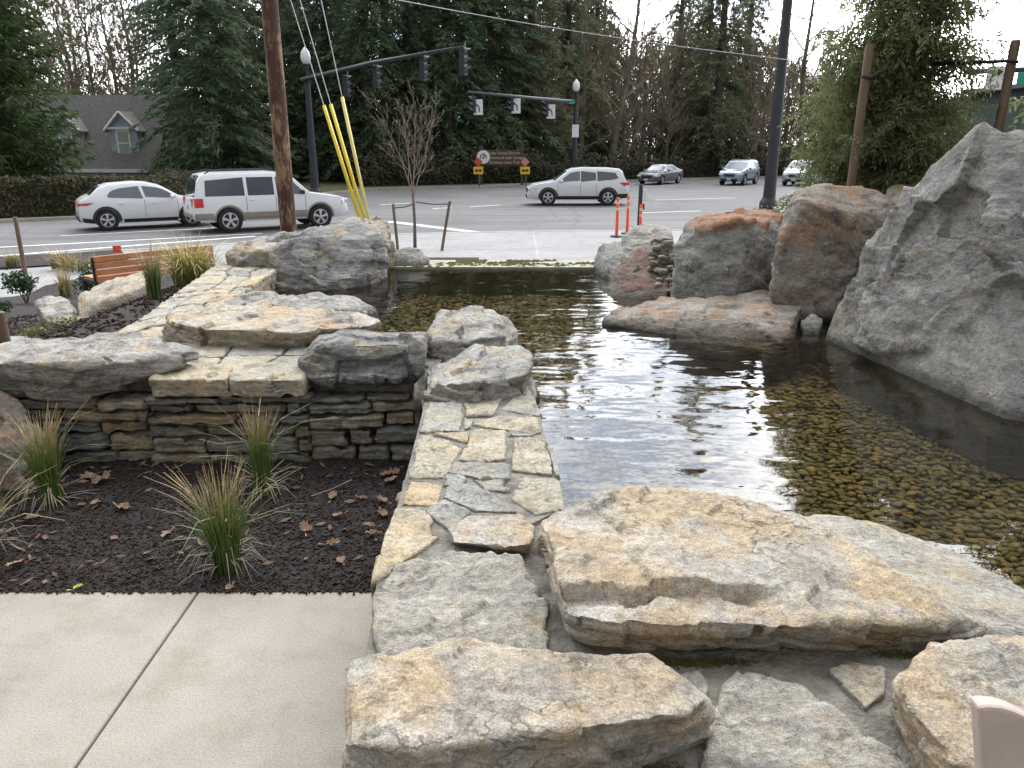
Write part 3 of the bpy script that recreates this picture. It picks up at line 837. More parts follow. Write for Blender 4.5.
# --- foreground stones
def lerp_curve(x, a, b):
    t_ = (x-a.x)/(b.x-a.x)
    return a.y+(b.y-a.y)*t_
ca_, cb_ = Hp(572, 584, .575), Hp(752, 580, .575)
def slab_ledge(q, n_):
    yc = lerp_curve(q.x, ca_, cb_) + 0.014*MN.noise(Vector((q.x*14, 0, 3))) + 0.006*MN.noise(Vector((q.x*45, 0, 3)))
    fade = min(1, max(0, (cb_.x+0.10-q.x)/0.12))
    t_ = min(1, max(0, (yc-q.y)/0.004))
    if n_.z > 0.1: q = q - Vector((0, 0, 0.042*t_*fade*min(1, (n_.z-0.1)*3)))
    # second thin terrace on the right, lighter layer towards the water
    y2 = Hp(800, 520, .56).y - (q.x-Hp(800, 520, .56).x)*0.55 + 0.02*MN.noise(Vector((q.x*9, 1, 3)))
    t2 = min(1, max(0, (q.y-y2)/0.004))*min(1, max(0, (q.x-0.45)/0.1))
    if n_.z > 0.3: q = q - Vector((0, 0, 0.018*t2))
    return q
rock("largest tan ledge slab with a cracked step, lying along the pool's near edge",
     [Hp(541, 518, .58), Hp(600, 496, .585), Hp(655, 486, .585), Hp(725, 491, .575), Hp(795, 512, .56), Hp(865, 548, .54), Hp(940, 597, .52), Hp(995, 632, .47),
      Hp(568, 610, .57), Hp(640, 622, .575), Hp(760, 620, .57), Hp(860, 616, .55), Hp(950, 628, .51),
      Hp(566, 650, .41), Hp(640, 660, .40), Hp(770, 659, .40), Hp(880, 645, .41), Hp(998, 643, .41), Hp(545, 545, .40), Hp(660, 500, .36), Hp(800, 520, .36), Hp(930, 595, .38)],
     'tan', res=7, amp=0.013, p=26, chips=3, strata=((0.05, -0.15, 1), 0.034, 0.012), seed=4, fn=slab_ledge, freq=4.0, name="ledge_slab", cat="stone slab")
rock("long tan front stone nearest the camera, beside the grey pavement",
     [Hp(350, 664, .60), Hp(378, 655, .61), Hp(452, 641, .61), Hp(522, 645, .62), Hp(573, 647, .63), Hp(648, 652, .62), Hp(678, 673, .61), Hp(709, 697, .59),
      Hp(346, 744, .59), Hp(420, 745, .61), Hp(505, 738, .62), Hp(573, 729, .63), Hp(645, 718, .62), Hp(690, 712, .60),
      Hp(346, 840, .38), Hp(500, 832, .38), Hp(600, 802, .39), Hp(688, 752, .43), Hp(714, 737, .45), Hp(352, 675, .36), Hp(705, 700, .40)],
     'tan', res=7, amp=0.014, p=24, chips=0, facet=.6, strata=((0.1, -0.3, 1), 0.04, 0.012), seed=9, freq=3.6, name="front_stone", cat="stone")
rock("rough flat grey stone between the oval stone and the front stone",
     [Hp(392, 566, .47), Hp(445, 550, .475), Hp(520, 553, .475), Hp(548, 600, .47), Hp(549, 648, .465), Hp(480, 668, .46), Hp(385, 664, .46), Hp(370, 630, .46), Hp(374, 590, .46)],
     'greyflat', base=0.02, res=6, amp=0.011, p=30, chips=0, seed=21, freq=5.0, fine=0.6, name="flat_stone", cat="stone")
rock("small oval yellowish stone raised above the flagstones",
     [Hp(448, 528, .49), Hp(470, 516, .495), Hp(520, 515, .495), Hp(536, 528, .49), Hp(530, 545, .485), Hp(500, 547, .485), Hp(455, 543, .485),
      Hp(447, 545, .43), Hp(530, 556, .43), Hp(536, 530, .43), Hp(450, 525, .43)],
     'tan', res=5, amp=0.006, p=12, chips=0, seed=31, freq=6, name="oval_stone", cat="stone")
rock("rounded tan boulder behind the beige chair board",
     [Hp(892, 672, .60), Hp(930, 645, .62), Hp(990, 641, .63), Hp(1060, 650, .62), Hp(1090, 700, .60), Hp(1060, 780, .58), Hp(960, 770, .58), Hp(900, 700, .59),
      Hp(890, 705, .46), Hp(930, 800, .42), Hp(1090, 720, .42), Hp(1030, 640, .42)],
     'tan', res=6, amp=0.014, p=16, chips=1, strata=((0.2, -0.2, 1), 0.045, 0.012), seed=44, freq=4.0, name="tan_boulder")
rock("rough flat grey stone at the bottom, right of the front stone",
     [Hp(722, 680, .465), Hp(745, 668, .47), Hp(800, 680, .47), Hp(850, 712, .465), Hp(915, 772, .46), Hp(930, 830, .46), Hp(700, 830, .46), Hp(704, 745, .46), Hp(715, 710, .46)],
     'greyflat', base=0.02, res=6, amp=0.011, p=30, chips=0, seed=55, freq=5.0, fine=0.6, name="flat_stone", cat="stone")
rock("little flat diamond shaped stone set in mortar beside the tan boulder",
     [Hp(829, 670, .455), Hp(850, 660, .457), Hp(884, 668, .457), Hp(886, 690, .455), Hp(866, 708, .453)],
     'greyflat', base=0.39, res=5, amp=0.005, p=24, chips=0, seed=61, freq=8, name="small_stone", cat="stone")
rock("small grey wedge stone at the end of the front stone",
     [Hp(672, 672, .455), Hp(700, 668, .46), Hp(709, 685, .457), Hp(706, 706, .45), Hp(690, 700, .45)],
     'greyflat', base=0.39, res=4, amp=0.006, p=18, chips=1, seed=62, freq=8, name="small_stone", cat="stone")
rock("smooth pale grey sloping stone between the ledge slab and the pebbles",
     [Hp(770, 508, .46), Hp(850, 514, .43), Hp(908, 532, .41), Hp(945, 571, .40), Hp(1075, 612, .38), Hp(1080, 660, .44), Hp(990, 648, .46), Hp(860, 570, .47)],
     'greyflat', base=-0.03, res=6, amp=0.009, p=20, chips=3, seed=66, freq=4, name="sloping_stone", cat="stone")

# mortar bed under the foreground stones
m_ = MB()
near_poly = [Hp(378, 600, .42), Hp(445, 470, .42), Hp(552, 512, .42), Hp(700, 530, .42), Hp(880, 590, .42), Hp(1000, 640, .42), Hp(1200, 680, .42), Vector((2.3, 0.62, .42)), Vector((-0.30, 0.62, .42))]
m_.prism([(p.x, p.y) for p in near_poly], -0.15, 0.440)
struct(m_.build("mortar_bed", M['mortar'], fix=True))
m_ = MB()
random.seed(77)
for c0 in ((662, 662), (690, 664), (640, 660), (720, 662), (905, 655), (640, 768)):
    q = Hp(c0[0], c0[1], .442)
    for i in range(260):
        x = q.x+random.gauss(0, .04); y = q.y+random.gauss(0, .008); s = random.uniform(.0012, .0035)
        m_.add([(x-s, y, .442), (x+s, y-s*.3, .442), (x+s*.3, y+s, .445), (x, y, .445+s)], [(0, 1, 3), (1, 2, 3), (2, 0, 3)])
tag(m_.build("moss_patch", M['mossgreen']), "green moss growing in the mortar gaps under the ledge slab", "moss", kind="stuff")

# --- spine wall with flagstone coping
sw = empty("flagstone_wall", (-0.13, 3.2, 0)); tag(sw, "low wall topped with irregular flagstones leading away along the pool", "stone wall")
inv = Matrix.Translation(-sw.location)
def child(o, par):
    o.parent = par; o.matrix_parent_inverse = Matrix.Translation(-par.location); return o
def Z5(x, y): return (360+x/3.938, 290+y/3.938)
def Z6(x, y): return (340+x/2.415, 450+y/2.415)
flags = [
 (Z5, [(270,435),(405,440),(400,552),(230,560)], .35), (Z5, [(415,445),(470,425),(562,420),(530,492),(415,495)], .55),
 (Z5, [(655,370),(720,490),(700,496),(550,470)], .45), (Z5, [(440,530),(530,492),(700,502),(722,560),(690,566),(560,543)], .7),
 (Z5, [(285,562),(425,560),(428,596),(400,592)], .72), (Z5, [(237,566),(290,572),(398,622),(340,740),(188,742)], .62),
 (Z5, [(447,547),(575,547),(576,665),(470,678),(385,668)], .68), (Z5, [(605,580),(730,582),(762,728),(595,708)], .66),
 (Z5, [(586,547),(650,556),(692,572),(590,574)], .2), (Z5, [(368,675),(480,682),(590,682),(590,742),(480,742),(350,716)], .15),
 (Z5, [(735,585),(765,640),(790,735),(768,728)], .3),
 (Z6, [(172,74),(246,80),(236,136),(146,131)], .95), (Z6, [(262,82),(325,80),(432,150),(330,146),(247,112)], .12),
 (Z6, [(204,146),(250,116),(318,150),(262,191)], .08), (Z6, [(430,66),(528,66),(546,142),(472,157),(414,120)], .6),
 (Z6, [(318,66),(408,72),(412,100),(352,95)], .1), (Z6, [(136,137),(206,143),(242,208),(172,258),(72,322),(100,220)], .78),
 (Z6, [(250,56),(300,60),(310,78),(262,80)], .2), (Z5, [(340,748),(420,742),(400,768),(330,768)], .15),
 (Z5, [(412,503),(448,505),(436,540),(410,545)], .3)]
m_ = MB(); i = 0
for fnz, poly, tn in flags:
    i += 1
    top = [Hp(*fnz(*q), .462+0.003*((i*7) % 3-1)) for q in poly]
    c = sum(top, Vector())/len(top)
    top = [c+(q-c)*0.985 for q in top]
    vs, fs = rock_geom(top+[Vector((q.x, q.y, .38)) for q in top], res=5, amp=0.006, p=34, chips=0, seed=100+i, freq=7, fine=0.5)
    m_.add(vs, fs, tn)
child(m_.build("coping", M['flag'], smooth=True), sw)
lft = [Hp(374, 610, .43), Hp(381, 570, .43), Hp(404, 490, .43), Hp(417, 440, .43), Hp(428, 395, .43)]
rgt = [Hp(528, 375, .43), Hp(541, 425, .43), Hp(552, 470, .43), Hp(562, 515, .43)]
m_ = MB().prism([(p.x, p.y) for p in lft[::-1]]+[(p.x, p.y) for p in rgt[::-1]], -0.1, 0.4535)
child(m_.build("mortar", M['mortar'], fix=True), sw)
# side masonry of the spine wall, both faces
m_ = MB(); rnd = random.Random(5)
def course_wall(m_, a, b, z0, z1, depth, hs=(0.05, 0.10), ls=(0.14, 0.42), out_n=None, seed=0, res=3, amp=0.008):
    rnd = random.Random(seed)
    a = Vector(a); b = Vector(b); d = (b-a); ln = d.length; d.normalize()
    n_ = out_n or Vector((d.y, -d.x))
    z = z0
    while z < z1-0.02:
        h = min(rnd.uniform(*hs), z1-z)
        if z1-z-h < 0.03: h = z1-z
        s = -rnd.uniform(0, 0.1)
        while s < ln:
            l = rnd.uniform(*ls)
            e0 = max(s, 0)+0.006; e1 = min(s+l, ln)-0.006
            if e1-e0 > 0.04:
                pr = rnd.uniform(-0.012, 0.03)
                pts = []
                for (uu, oo) in ((e0, pr), (e1, pr+rnd.uniform(-.012, .012)), (e1, -depth), (e0, -depth)):
                    for zz in (z+0.006+rnd.uniform(0, .008), z+h-0.006-rnd.uniform(0, .008)):
                        q = a+d*(uu+rnd.uniform(-.006, .006))+n_*oo
                        pts.append(Vector((q.x, q.y, zz)))
                vs, fs = rock_geom(pts, res=res, amp=amp, p=16, chips=2, seed=rnd.randint(0, 9999), freq=6, strata=((0, 0, 1), 0.02, 0.004))
                m_.add(vs, fs, min(1, max(0, rnd.gauss(0.4, 0.27))))
            s += l
        z += h
course_wall(m_, (-0.405, 4.2), (-0.375, 2.5), 0, 0.40, 0.12, out_n=Vector((-1, 0)), seed=2)
course_wall(m_, (0.15, 2.4), (0.03, 4.2), 0, 0.40, 0.12, out_n=Vector((1, 0)), seed=3)
child(m_.build("masonry", M['mason'], smooth=True), sw)

# --- planter wall (dry stacked), cap stones, platform
pw = empty("dry_stone_wall", (-1.5, 3.9, 0)); tag(pw, "dry stacked grey stone wall behind the mulch bed with thick cap stones", "stone wall")
m_ = MB()
YF = 3.83
WK = dict(hs=(.055, .115), ls=(.13, .5), res=4, amp=.012)
course_wall(m_, (-2.9, YF), (-1.90, YF), -0.03, 0.33, 0.25, seed=13, **WK)
course_wall(m_, (-1.91, YF-0.015), (-1.06, YF-0.015), -0.03, 0.355, 0.25, seed=14, **WK)
course_wall(m_, (-1.07, YF), (-0.40, YF+0.05), -0.03, 0.33, 0.25, seed=19, **WK)
child(m_.build("masonry", M['mason'], smooth=True), pw)
child(MB().box((-1.7, YF+0.33, 0.14), (2.75, 0.36, 0.36)).build("core", M['darkcore']), pw)
m_ = MB()
for (u0, u1, sd, tn) in ((155, 232, 71, .75), (233, 306, 72, .62)):
    top = [Hp(u0+2, 372, .465), Hp(u1-2, 372, .465), Hp(u1+1, 364, .47), Hp(u0+22 if u0 < 200 else u0, 362, .47)]
    bot = [Vector((Hp(u0, 375, .46).x, YF-0.055, .362)), Vector((Hp(u1, 375, .46).x, YF-0.055, .362)), Vector((Hp(u1, 375, .46).x, YF+0.3, .37)), Vector((Hp(u0, 375, .46).x, YF+0.3, .37))]
    fr = [Vector((q.x, YF-0.06, .455)) for q in bot[:2]]
    vs, fs = rock_geom(top+bot+fr, res=5, amp=0.009, p=14, chips=3, seed=sd, freq=5)
    m_.add(vs, fs, tn)
child(m_.build("cap_stones", M['flag'], smooth=True), pw)
m_ = MB(); rnd = random.Random(8)
gx = [-1.95, -1.62, -1.3, -0.95]; gy = [3.98, 4.22, 4.5, 4.75]
jit = {}
for a in range(4):
    for b in range(4):
        jit[(a, b)] = (gx[a]+rnd.uniform(-.09, .09), gy[b]+rnd.uniform(-.05, .05))
for a in range(3):
    for b in range(3):
        q = [Vector((*jit[k], .455+rnd.uniform(-.004, .004))) for k in ((a, b), (a+1, b), (a+1, b+1), (a, b+1))]
        c = sum(q, Vector())/4; q = [c+(s-c)*0.95 for s in q]
        vs, fs = rock_geom(q+[Vector((s.x, s.y, .40)) for s in q], res=4, amp=0.006, p=26, chips=0, seed=300+a*5+b, freq=6)
        m_.add(vs, fs, rnd.uniform(0.1, .6))
child(m_.build("flagstones", M['flag'], smooth=True), pw)
child(MB().box((-1.55, 4.45, 0.2), (2.3, 0.9, 0.47)).build("mortar", M['mortar']), pw)

ST = ((0.1, -0.1, 1), 0.05, 0.014)
rock("big pale boulder with dark underside on the wall's left end",
     [Yp(-60, 352, 4.1), Yp(10, 342, 4.25), Yp(90, 338, 4.3), Yp(150, 338, 4.2), Yp(200, 348, 4.0), Yp(203, 358, 3.95), Yp(165, 372, 3.86), Yp(140, 380, 3.82), Yp(-60, 366, 3.75), Yp(30, 362, 3.73), Yp(80, 366, 3.72),
      Yp(-60, 395, 3.85), Yp(20, 395, 3.8), Yp(85, 401, 3.8), Yp(115, 392, 3.82), Yp(150, 376, 4.2), Yp(30, 375, 4.3)],
     'paledry', res=6, amp=0.018, p=22, chips=3, facet2=.06, strata=ST, seed=81, freq=3.2, name="boulder")
rock("large brownish boulder at the bottom left, beside the planter grass",
     [Yp(-80, 375, 3.75), Yp(-10, 380, 3.75), Yp(28, 402, 3.7), Yp(52, 440, 3.62), Yp(58, 475, 3.6), Yp(45, 500, 3.55), Yp(-80, 420, 3.45), Yp(0, 440, 3.45), Yp(20, 470, 3.45), Yp(-80, 510, 3.4), Yp(15, 503, 3.45)],
     'rustdry', base=-0.08, res=5, amp=0.022, p=18, chips=6, strata=ST, seed=82, freq=3, name="boulder")
rock("dark sided boulder on the wall beside the mortared corner",
     [Yp(300, 352, 4.05), Yp(318, 338, 4.2), Yp(340, 330, 4.45), Yp(380, 332, 4.5), Yp(424, 337, 4.45), Yp(427, 345, 4.2), Yp(424, 342, 4.0), Yp(345, 341, 3.95), Yp(318, 347, 3.9),
      Yp(297, 364, 3.9), Yp(312, 378, 3.86), Yp(350, 387, 3.84), Yp(400, 386, 3.84), Yp(420, 372, 3.88), Yp(428, 360, 3.95), Yp(330, 378, 4.4), Yp(410, 378, 4.4)],
     'slate', res=6, amp=0.016, p=24, chips=2, facet2=.08, strata=ST, seed=83, freq=3.4, name="boulder")
rock("layered tan capped boulder at the water's bend, higher of the pair",
     [Yp(428, 332, 4.45), Yp(440, 312, 4.75), Yp(470, 305, 4.95), Yp(495, 309, 4.95), Yp(512, 324, 4.8), Yp(518, 340, 4.6), Yp(502, 336, 4.35), Yp(432, 341, 4.25),
      Yp(428, 372, 4.3), Yp(470, 372, 4.25), Yp(512, 365, 4.4), Yp(522, 360, 4.6)],
     'pale', base=0.05, res=6, amp=0.022, p=22, chips=1, strata=((0.1, 0, 1), 0.035, 0.024), seed=84, freq=3.2, name="boulder")
rock("low layered rock with brown front at the flagstone wall's far end",
     [Yp(430, 368, 4.0), Yp(462, 362, 4.1), Yp(478, 345, 4.25), Yp(518, 344, 4.25), Yp(532, 354, 4.15), Hp(528, 374, .56), Hp(490, 383, .55), Hp(428, 383, .54),
      Hp(426, 404, .44), Hp(465, 406, .44), Hp(508, 402, .44), Hp(530, 388, .44)],
     'pale', base=0.3, res=6, amp=0.020, p=22, chips=2, strata=((0.1, 0, 1), 0.04, 0.022), seed=85, freq=4, name="boulder")
rock("small pale stone at the water side of the flagstone wall's end",
     [Yp(520, 372, 4.15), Yp(532, 378, 4.1), Yp(541, 392, 3.95), Yp(540, 402, 3.9), Yp(528, 392, 3.9)],
     'pale', base=0.2, res=4, amp=0.01, p=14, chips=3, seed=86, freq=6, name="small_stone", cat="stone")
rock("thin upright pale stone in the wall's inner corner",
     [Yp(424, 370, 3.95), Yp(430, 372, 3.95), Yp(426, 395, 3.8), Yp(420, 408, 3.76), Yp(415, 402, 3.78), Yp(416, 380, 3.85)],
     'pale', base=0.2, res=4, amp=0.008, p=14, chips=2, seed=87, freq=6, name="small_stone", cat="stone")
rock("long flat tan slab resting across the far end of the platform",
     [Hp(165, 312, .57), Hp(225, 303, .57), Hp(300, 303, .57), Hp(360, 314, .56), Hp(380, 321, .54), Hp(368, 326, .55), Hp(300, 331, .57), Hp(205, 329, .57), Hp(163, 320, .56),
      Hp(168, 340, .44), Hp(215, 349, .44), Hp(300, 349, .44), Hp(365, 340, .44), Hp(380, 330, .42)],
     'tan', res=6, amp=0.016, p=18, chips=4, strata=ST, seed=88, freq=3.2, name="flat_slab", cat="stone slab")
rock("low grey rock behind the flat slab at the water's edge",
     [Hp(270, 303, .58), Hp(310, 291, .60), Hp(352, 294, .58), Hp(374, 308, .52), Hp(382, 320, .42), Hp(300, 312, .56)],
     'pale', base=0.1, res=5, amp=0.02, p=14, chips=5, strata=ST, seed=89, freq=3.5, name="boulder")
rock("low grey rock wedged between flagstone walkway and flat slab",
     [Hp(205, 308, .55), Hp(245, 293, .60), Hp(275, 288, .60), Hp(297, 298, .54), Hp(270, 308, .56)],
     'pale', base=0.1, res=5, amp=0.02, p=14, chips=5, strata=ST, seed=90, freq=3.5, name="boulder")

# --- second flagstone wall towards the street
w2 = empty("flagstone_walkway_wall", (-2.5, 6.6, -0.3)); tag(w2, "pale flagstone topped wall running back to the rocks by the bench", "stone wall")
nL, fL, fR, nR = Hp(118, 334, .45), Hp(220, 261, .45), Hp(290, 261, .45), Hp(213, 312, .45)
def bil(a, b): return nL*(1-a)*(1-b)+nR*a*(1-b)+fR*a*b+fL*(1-a)*b
rnd = random.Random(17); m_ = MB(); na, nb = 3, 9; G = {}
for a in range(na+1):
    for b in range(nb+1):
        ja = 0 if a in (0, na) else rnd.uniform(-.11, .11); jb = 0 if b in (0, nb) else rnd.uniform(-.035, .035)
        G[(a, b)] = bil(a/na+ja, b/nb+jb)
for a in range(na):
    for b in range(nb):
        q = [G[k].copy() for k in ((a, b), (a+1, b), (a+1, b+1), (a, b+1))]
        c = sum(q, Vector())/4; dz = rnd.uniform(-.006, .006)
        q = [c+(s-c)*0.96+Vector((0, 0, dz)) for s in q]
        dep = .36 if a < na-1 else .30
        vs, fs = rock_geom(q+[Vector((s.x, s.y, dep)) for s in q], res=4, amp=0.008, p=26, chips=0, seed=400+a*11+b, freq=6)
        m_.add(vs, fs, min(1, max(0, rnd.gauss(.55, .18))))
child(m_.build("coping", M['flag'], smooth=True), w2)
m_ = MB()
course_wall(m_, (nR.x+0.01, nR.y), (fR.x+0.01, fR.y), 0.05, 0.32, 0.15, out_n=Vector((1, 0)), seed=23)
course_wall(m_, (fL.x-0.01, fL.y), (nL.x-0.01, nL.y), -0.4, 0.38, 0.15, out_n=Vector((-1, 0)), seed=24)
child(m_.build("masonry", M['mason'], smooth=True), w2)
ins = lambda p, c: (c.x+(p.x-c.x)*0.93, c.y+(p.y-c.y)*0.97)
cc = (nL+fL+fR+nR)/4
child(MB().prism([ins(nL, cc), ins(nR, cc), ins(fR, cc), ins(fL, cc)], -0.5, 0.435).build("mortar", M['mortar'], fix=True), w2)
rock("low tan kerb stone between dark mulch and flagstone walkway",
     [Hp(98, 342, .38), Hp(118, 330, .40), Hp(150, 316, .42), Hp(176, 312, .42), Hp(172, 330, .45), Hp(150, 344, .46)],
     'tan', base=-0.3, res=5, amp=0.012, p=18, chips=3, seed=91, freq=4, name="kerb_stone", cat="stone")

# --- rocks at the far left corner of the pool
rock("large rock with dark face rising from the pool below the utility pole",
     [Yp(238, 258, 7.9), Yp(262, 236, 8.2), Yp(300, 228, 8.4), Yp(345, 224, 8.5), Yp(378, 226, 8.4), Yp(389, 240, 8.2), Yp(378, 238, 7.8), Yp(330, 236, 7.7), Yp(275, 240, 7.7),
      Hp(258, 287, .28), Hp(300, 290, .28), Hp(345, 293, .28), Hp(380, 283, .28), Yp(389, 262, 8.0)],
     'slate', base=0.0, res=6, amp=0.022, p=26, chips=3, facet2=.12, strata=((0.3, 0, 1), 0.08, 0.02), seed=101, freq=2.4, name="boulder")
rock("brownish rock at the flagstone walkway's far end, left of the dark faced rock",
     [Yp(222, 254, 7.8), Yp(238, 242, 8.0), Yp(270, 236, 8.2), Yp(288, 242, 8.0), Yp(291, 260, 7.8), Yp(236, 262, 7.6), Yp(262, 250, 7.6)],
     'paledry', base=0.3, res=5, amp=0.025, p=18, chips=5, seed=102, freq=3, name="boulder")
rock("upright tan slab leaning at the right end of the dark faced rock",
     [Yp(368, 218, 8.7), Yp(378, 214, 8.8), Yp(390, 222, 8.7), Yp(394, 244, 8.5), Yp(388, 246, 8.4), Yp(372, 232, 8.4)],
     'tan', base=0.2, res=5, amp=0.02, p=18, chips=3, seed=103, freq=3, name="boulder")
rock("low flat grey rock on top behind the guy wires",
     [Yp(336, 224, 9.2), Yp(345, 217, 9.5), Yp(366, 216, 9.5), Yp(374, 224, 9.2)],
     'pale', base=0.2, res=4, amp=0.02, p=14, chips=3, seed=104, freq=3, name="boulder")
rock("small dark grey rock at the left end of the pool lip",
     [Yp(388, 252, 8.6), Yp(404, 246, 8.8), Yp(420, 249, 8.8), Yp(430, 260, 8.6), Yp(420, 266, 8.5), Yp(390, 266, 8.5)],
     'grey', base=0.1, res=5, amp=0.02, p=14, chips=4, seed=105, freq=3, name="boulder")

# --- right-hand boulders
pA, pE, pC = Hp(822, 348, .24), Hp(1004, 433, .24), Yp(990, 128, 4.72)
pN = (pE-pA).cross(pC-pA).normalized()
def on_plane(u, v, push=0.0):
    o_ = Vector((0, 0, CAMZ)); d_ = Yp(u, v, 1.0)-o_
    return o_+d_*((pA-o_).dot(pN)/d_.dot(pN)) + pN*push
bf = [on_plane(*q) for q in ((822, 346), (836, 308), (868, 252), (904, 200), (931, 166), (958, 146), (984, 127), (1008, 300), (1004, 432), (910, 402))]
bb = [q+Vector((.55, .95, -.30)) for q in bf[1:7]]
br_ = [Yp(1060, 126, 4.75), Yp(1220, 150, 5.0), Hp(1050, 440, .24), Hp(1240, 425, .24), Yp(1024, 140, 4.6), Yp(1190, 150, 6.0), Yp(1022, 300, 3.95)]
rock("huge slanted grey boulder filling the right side of the pool", bf+bb+br_,
     'grey', base=-0.05, res=7, amp=0.014, p=60, chips=0, facet=1.1, facet2=.24, strata=((0.75, 0.2, 0.6), 0.16, 0.016), seed=121, freq=3.0, fine=.5, name="boulder")
rock("tall block shaped rusty brown boulder, second largest, left of the huge slanted one",
     [Yp(794, 190, 6.3), Yp(814, 183, 6.6), Yp(868, 186, 6.7), Yp(896, 202, 6.5), Yp(884, 240, 6.1), Yp(850, 212, 6.0), Yp(802, 205, 6.0), Yp(776, 250, 5.9), Yp(771, 290, 5.85), Yp(800, 314, 5.75), Yp(835, 318, 5.75), Yp(862, 285, 5.9)],
     'rustgrey', base=-0.02, res=6, amp=0.018, p=34, chips=2, facet2=.10, strata=((0.5, 0.2, 0.8), 0.15, 0.018), seed=122, freq=2.6, fine=0.5, name="boulder")
rock("rounded grey boulder with rusty orange top, left of the tall block boulder",
     [Yp(676, 238, 6.7), Yp(690, 218, 7.0), Yp(725, 210, 7.3), Yp(772, 209, 7.4), Yp(796, 211, 7.3), Yp(796, 240, 6.8), Yp(765, 226, 6.6), Yp(735, 222, 6.5), Yp(752, 250, 6.4), Yp(740, 296, 6.3), Yp(690, 302, 6.4), Yp(674, 280, 6.5), Yp(782, 275, 6.5)],
     'rusttop', base=-0.02, res=6, amp=0.018, p=34, chips=2, facet2=.10, strata=((0.5, 0.2, 0.8), 0.15, 0.015), seed=123, freq=2.6, fine=0.5, name="boulder")
rock("red brown triangular boulder behind the low flat rock",
     [Yp(601, 290, 7.3), Yp(622, 262, 7.5), Yp(645, 243, 7.8), Yp(668, 236, 8.0), Yp(672, 262, 7.4), Yp(664, 282, 7.2), Hp(606, 301, .27), Hp(640, 304, .27), Hp(668, 303, .27)],
     'redrock', base=-0.02, res=6, amp=0.02, p=20, chips=5, strata=ST, seed=124, freq=2.6, name="boulder")
rock("grey boulder behind the red brown triangular one, beside the orange posts",
     [Yp(618, 240, 8.6), Yp(630, 224, 8.9), Yp(650, 221, 9.0), Yp(672, 227, 8.9), Yp(676, 246, 8.4), Yp(620, 260, 8.3), Yp(640, 262, 8.2)],
     'pale', base=0.0, res=5, amp=0.025, p=18, chips=5, seed=125, freq=2.6, name="boulder")
rock("mossy grey boulder at the right end of the pool lip",
     [Yp(593, 262, 8.4), Yp(600, 243, 8.6), Yp(618, 238, 8.7), Yp(634, 248, 8.5), Yp(630, 270, 8.1), Hp(596, 279, .27), Hp(615, 286, .27)],
     'grey', base=-0.02, res=5, amp=0.025, p=18, chips=5, seed=126, freq=2.8, name="boulder")
rock("low flat topped rock lying in the water before the right boulders",
     [Yp(612, 309, 5.95), Yp(650, 298, 6.15), Yp(720, 292, 6.3), Yp(790, 290, 6.3), Yp(804, 300, 6.0), Yp(800, 313, 5.55), Yp(738, 312, 5.6), Yp(636, 314, 5.7),
      Hp(604, 322, .32), Hp(606, 332, .25), Hp(660, 340, .25), Hp(730, 350, .25), Hp(775, 352, .25), Hp(800, 346, .25)],
     'rustgrey', base=0.0, res=6, amp=0.016, p=30, chips=1, facet2=.06, strata=ST, seed=127, freq=3, name="flat_rock", cat="boulder")
rock("little grey stone wedged between flat rock and huge boulder",
     [Yp(800, 318, 5.55), Yp(812, 311, 5.6), Yp(822, 318, 5.55), Yp(820, 338, 5.35), Yp(805, 340, 5.35)],
     'grey', base=0.1, res=4, amp=0.012, p=16, chips=4, seed=128, freq=5, name="small_stone", cat="stone")
rock("small tan topped rock behind the tall block boulder, by the huge one",
     [Yp(884, 194, 7.4), Yp(892, 184, 7.6), Yp(925, 180, 7.6), Yp(935, 190, 7.3), Yp(900, 205, 7.0)],
     'tan', base=0.2, res=5, amp=0.02, p=18, chips=4, seed=129, freq=3, name="boulder")
# loose cobbles between the two boulders
m_ = MB(); rnd = random.Random(31)
for i in range(95):
    t_ = rnd.random(); u = 662+rnd.gauss(0, 6)+6*t_; v = 238+55*t_
    q = Yp(u, v, 7.55-0.55*t_+rnd.uniform(-.1, .1)); s = rnd.uniform(.02, .05)
    m_.add(*rock_geom([q+Vector((a*s, b*s*.9, c*s*.6)) for a in (-1, 1) for b in (-1, 1) for c in (-1, 1)], res=2, amp=.005, p=4, chips=1, seed=i), rnd.random()*.6)
tag(m_.build("cobbles", M['mason'], smooth=True), "heap of small grey cobbles filling the gap between two right boulders", "cobbles", kind="stuff")
m_ = MB()
vs, fs = rock_geom(based([Yp(655, 240, 7.9), Yp(676, 238, 7.8), Yp(660, 290, 7.2), Yp(680, 290, 7.1), Yp(690, 250, 7.6)], 0), res=4, amp=.02, p=10, seed=5)
tag(m_.add(vs, fs).build("cobble_core", M['darkcore'], smooth=True), "dark gravel packed under the cobble heap", "gravel", kind="stuff")

# --- left garden rocks
rock("squarish pale rock in the left garden between the two small shrubs",
     [Yp(34, 300, 8.6), Yp(45, 294, 8.9), Yp(66, 296, 8.8), Yp(75, 304, 8.6), Yp(72, 322, 8.2), Yp(44, 318, 8.2), Yp(62, 328, 8.1)],
     'paledry', base=-0.7, res=5, amp=0.02, p=20, chips=4, seed=131, freq=3, name="boulder")
rock("long tan rock below the orange bench",
     [Yp(76, 300, 8.9), Yp(96, 284, 9.6), Yp(130, 271, 10.2), Yp(152, 269, 10.2), Yp(150, 284, 9.0), Yp(84, 312, 8.6), Yp(76, 325, 8.4), Yp(110, 298, 8.6)],
     'tan', base=-0.7, res=5, amp=0.025, p=18, chips=4, seed=132, freq=3, name="boulder")
struct(MB().box((-6.1, 7.1, -0.42), (3.4, 0.7, 0.42)).build("path", M['walk']))

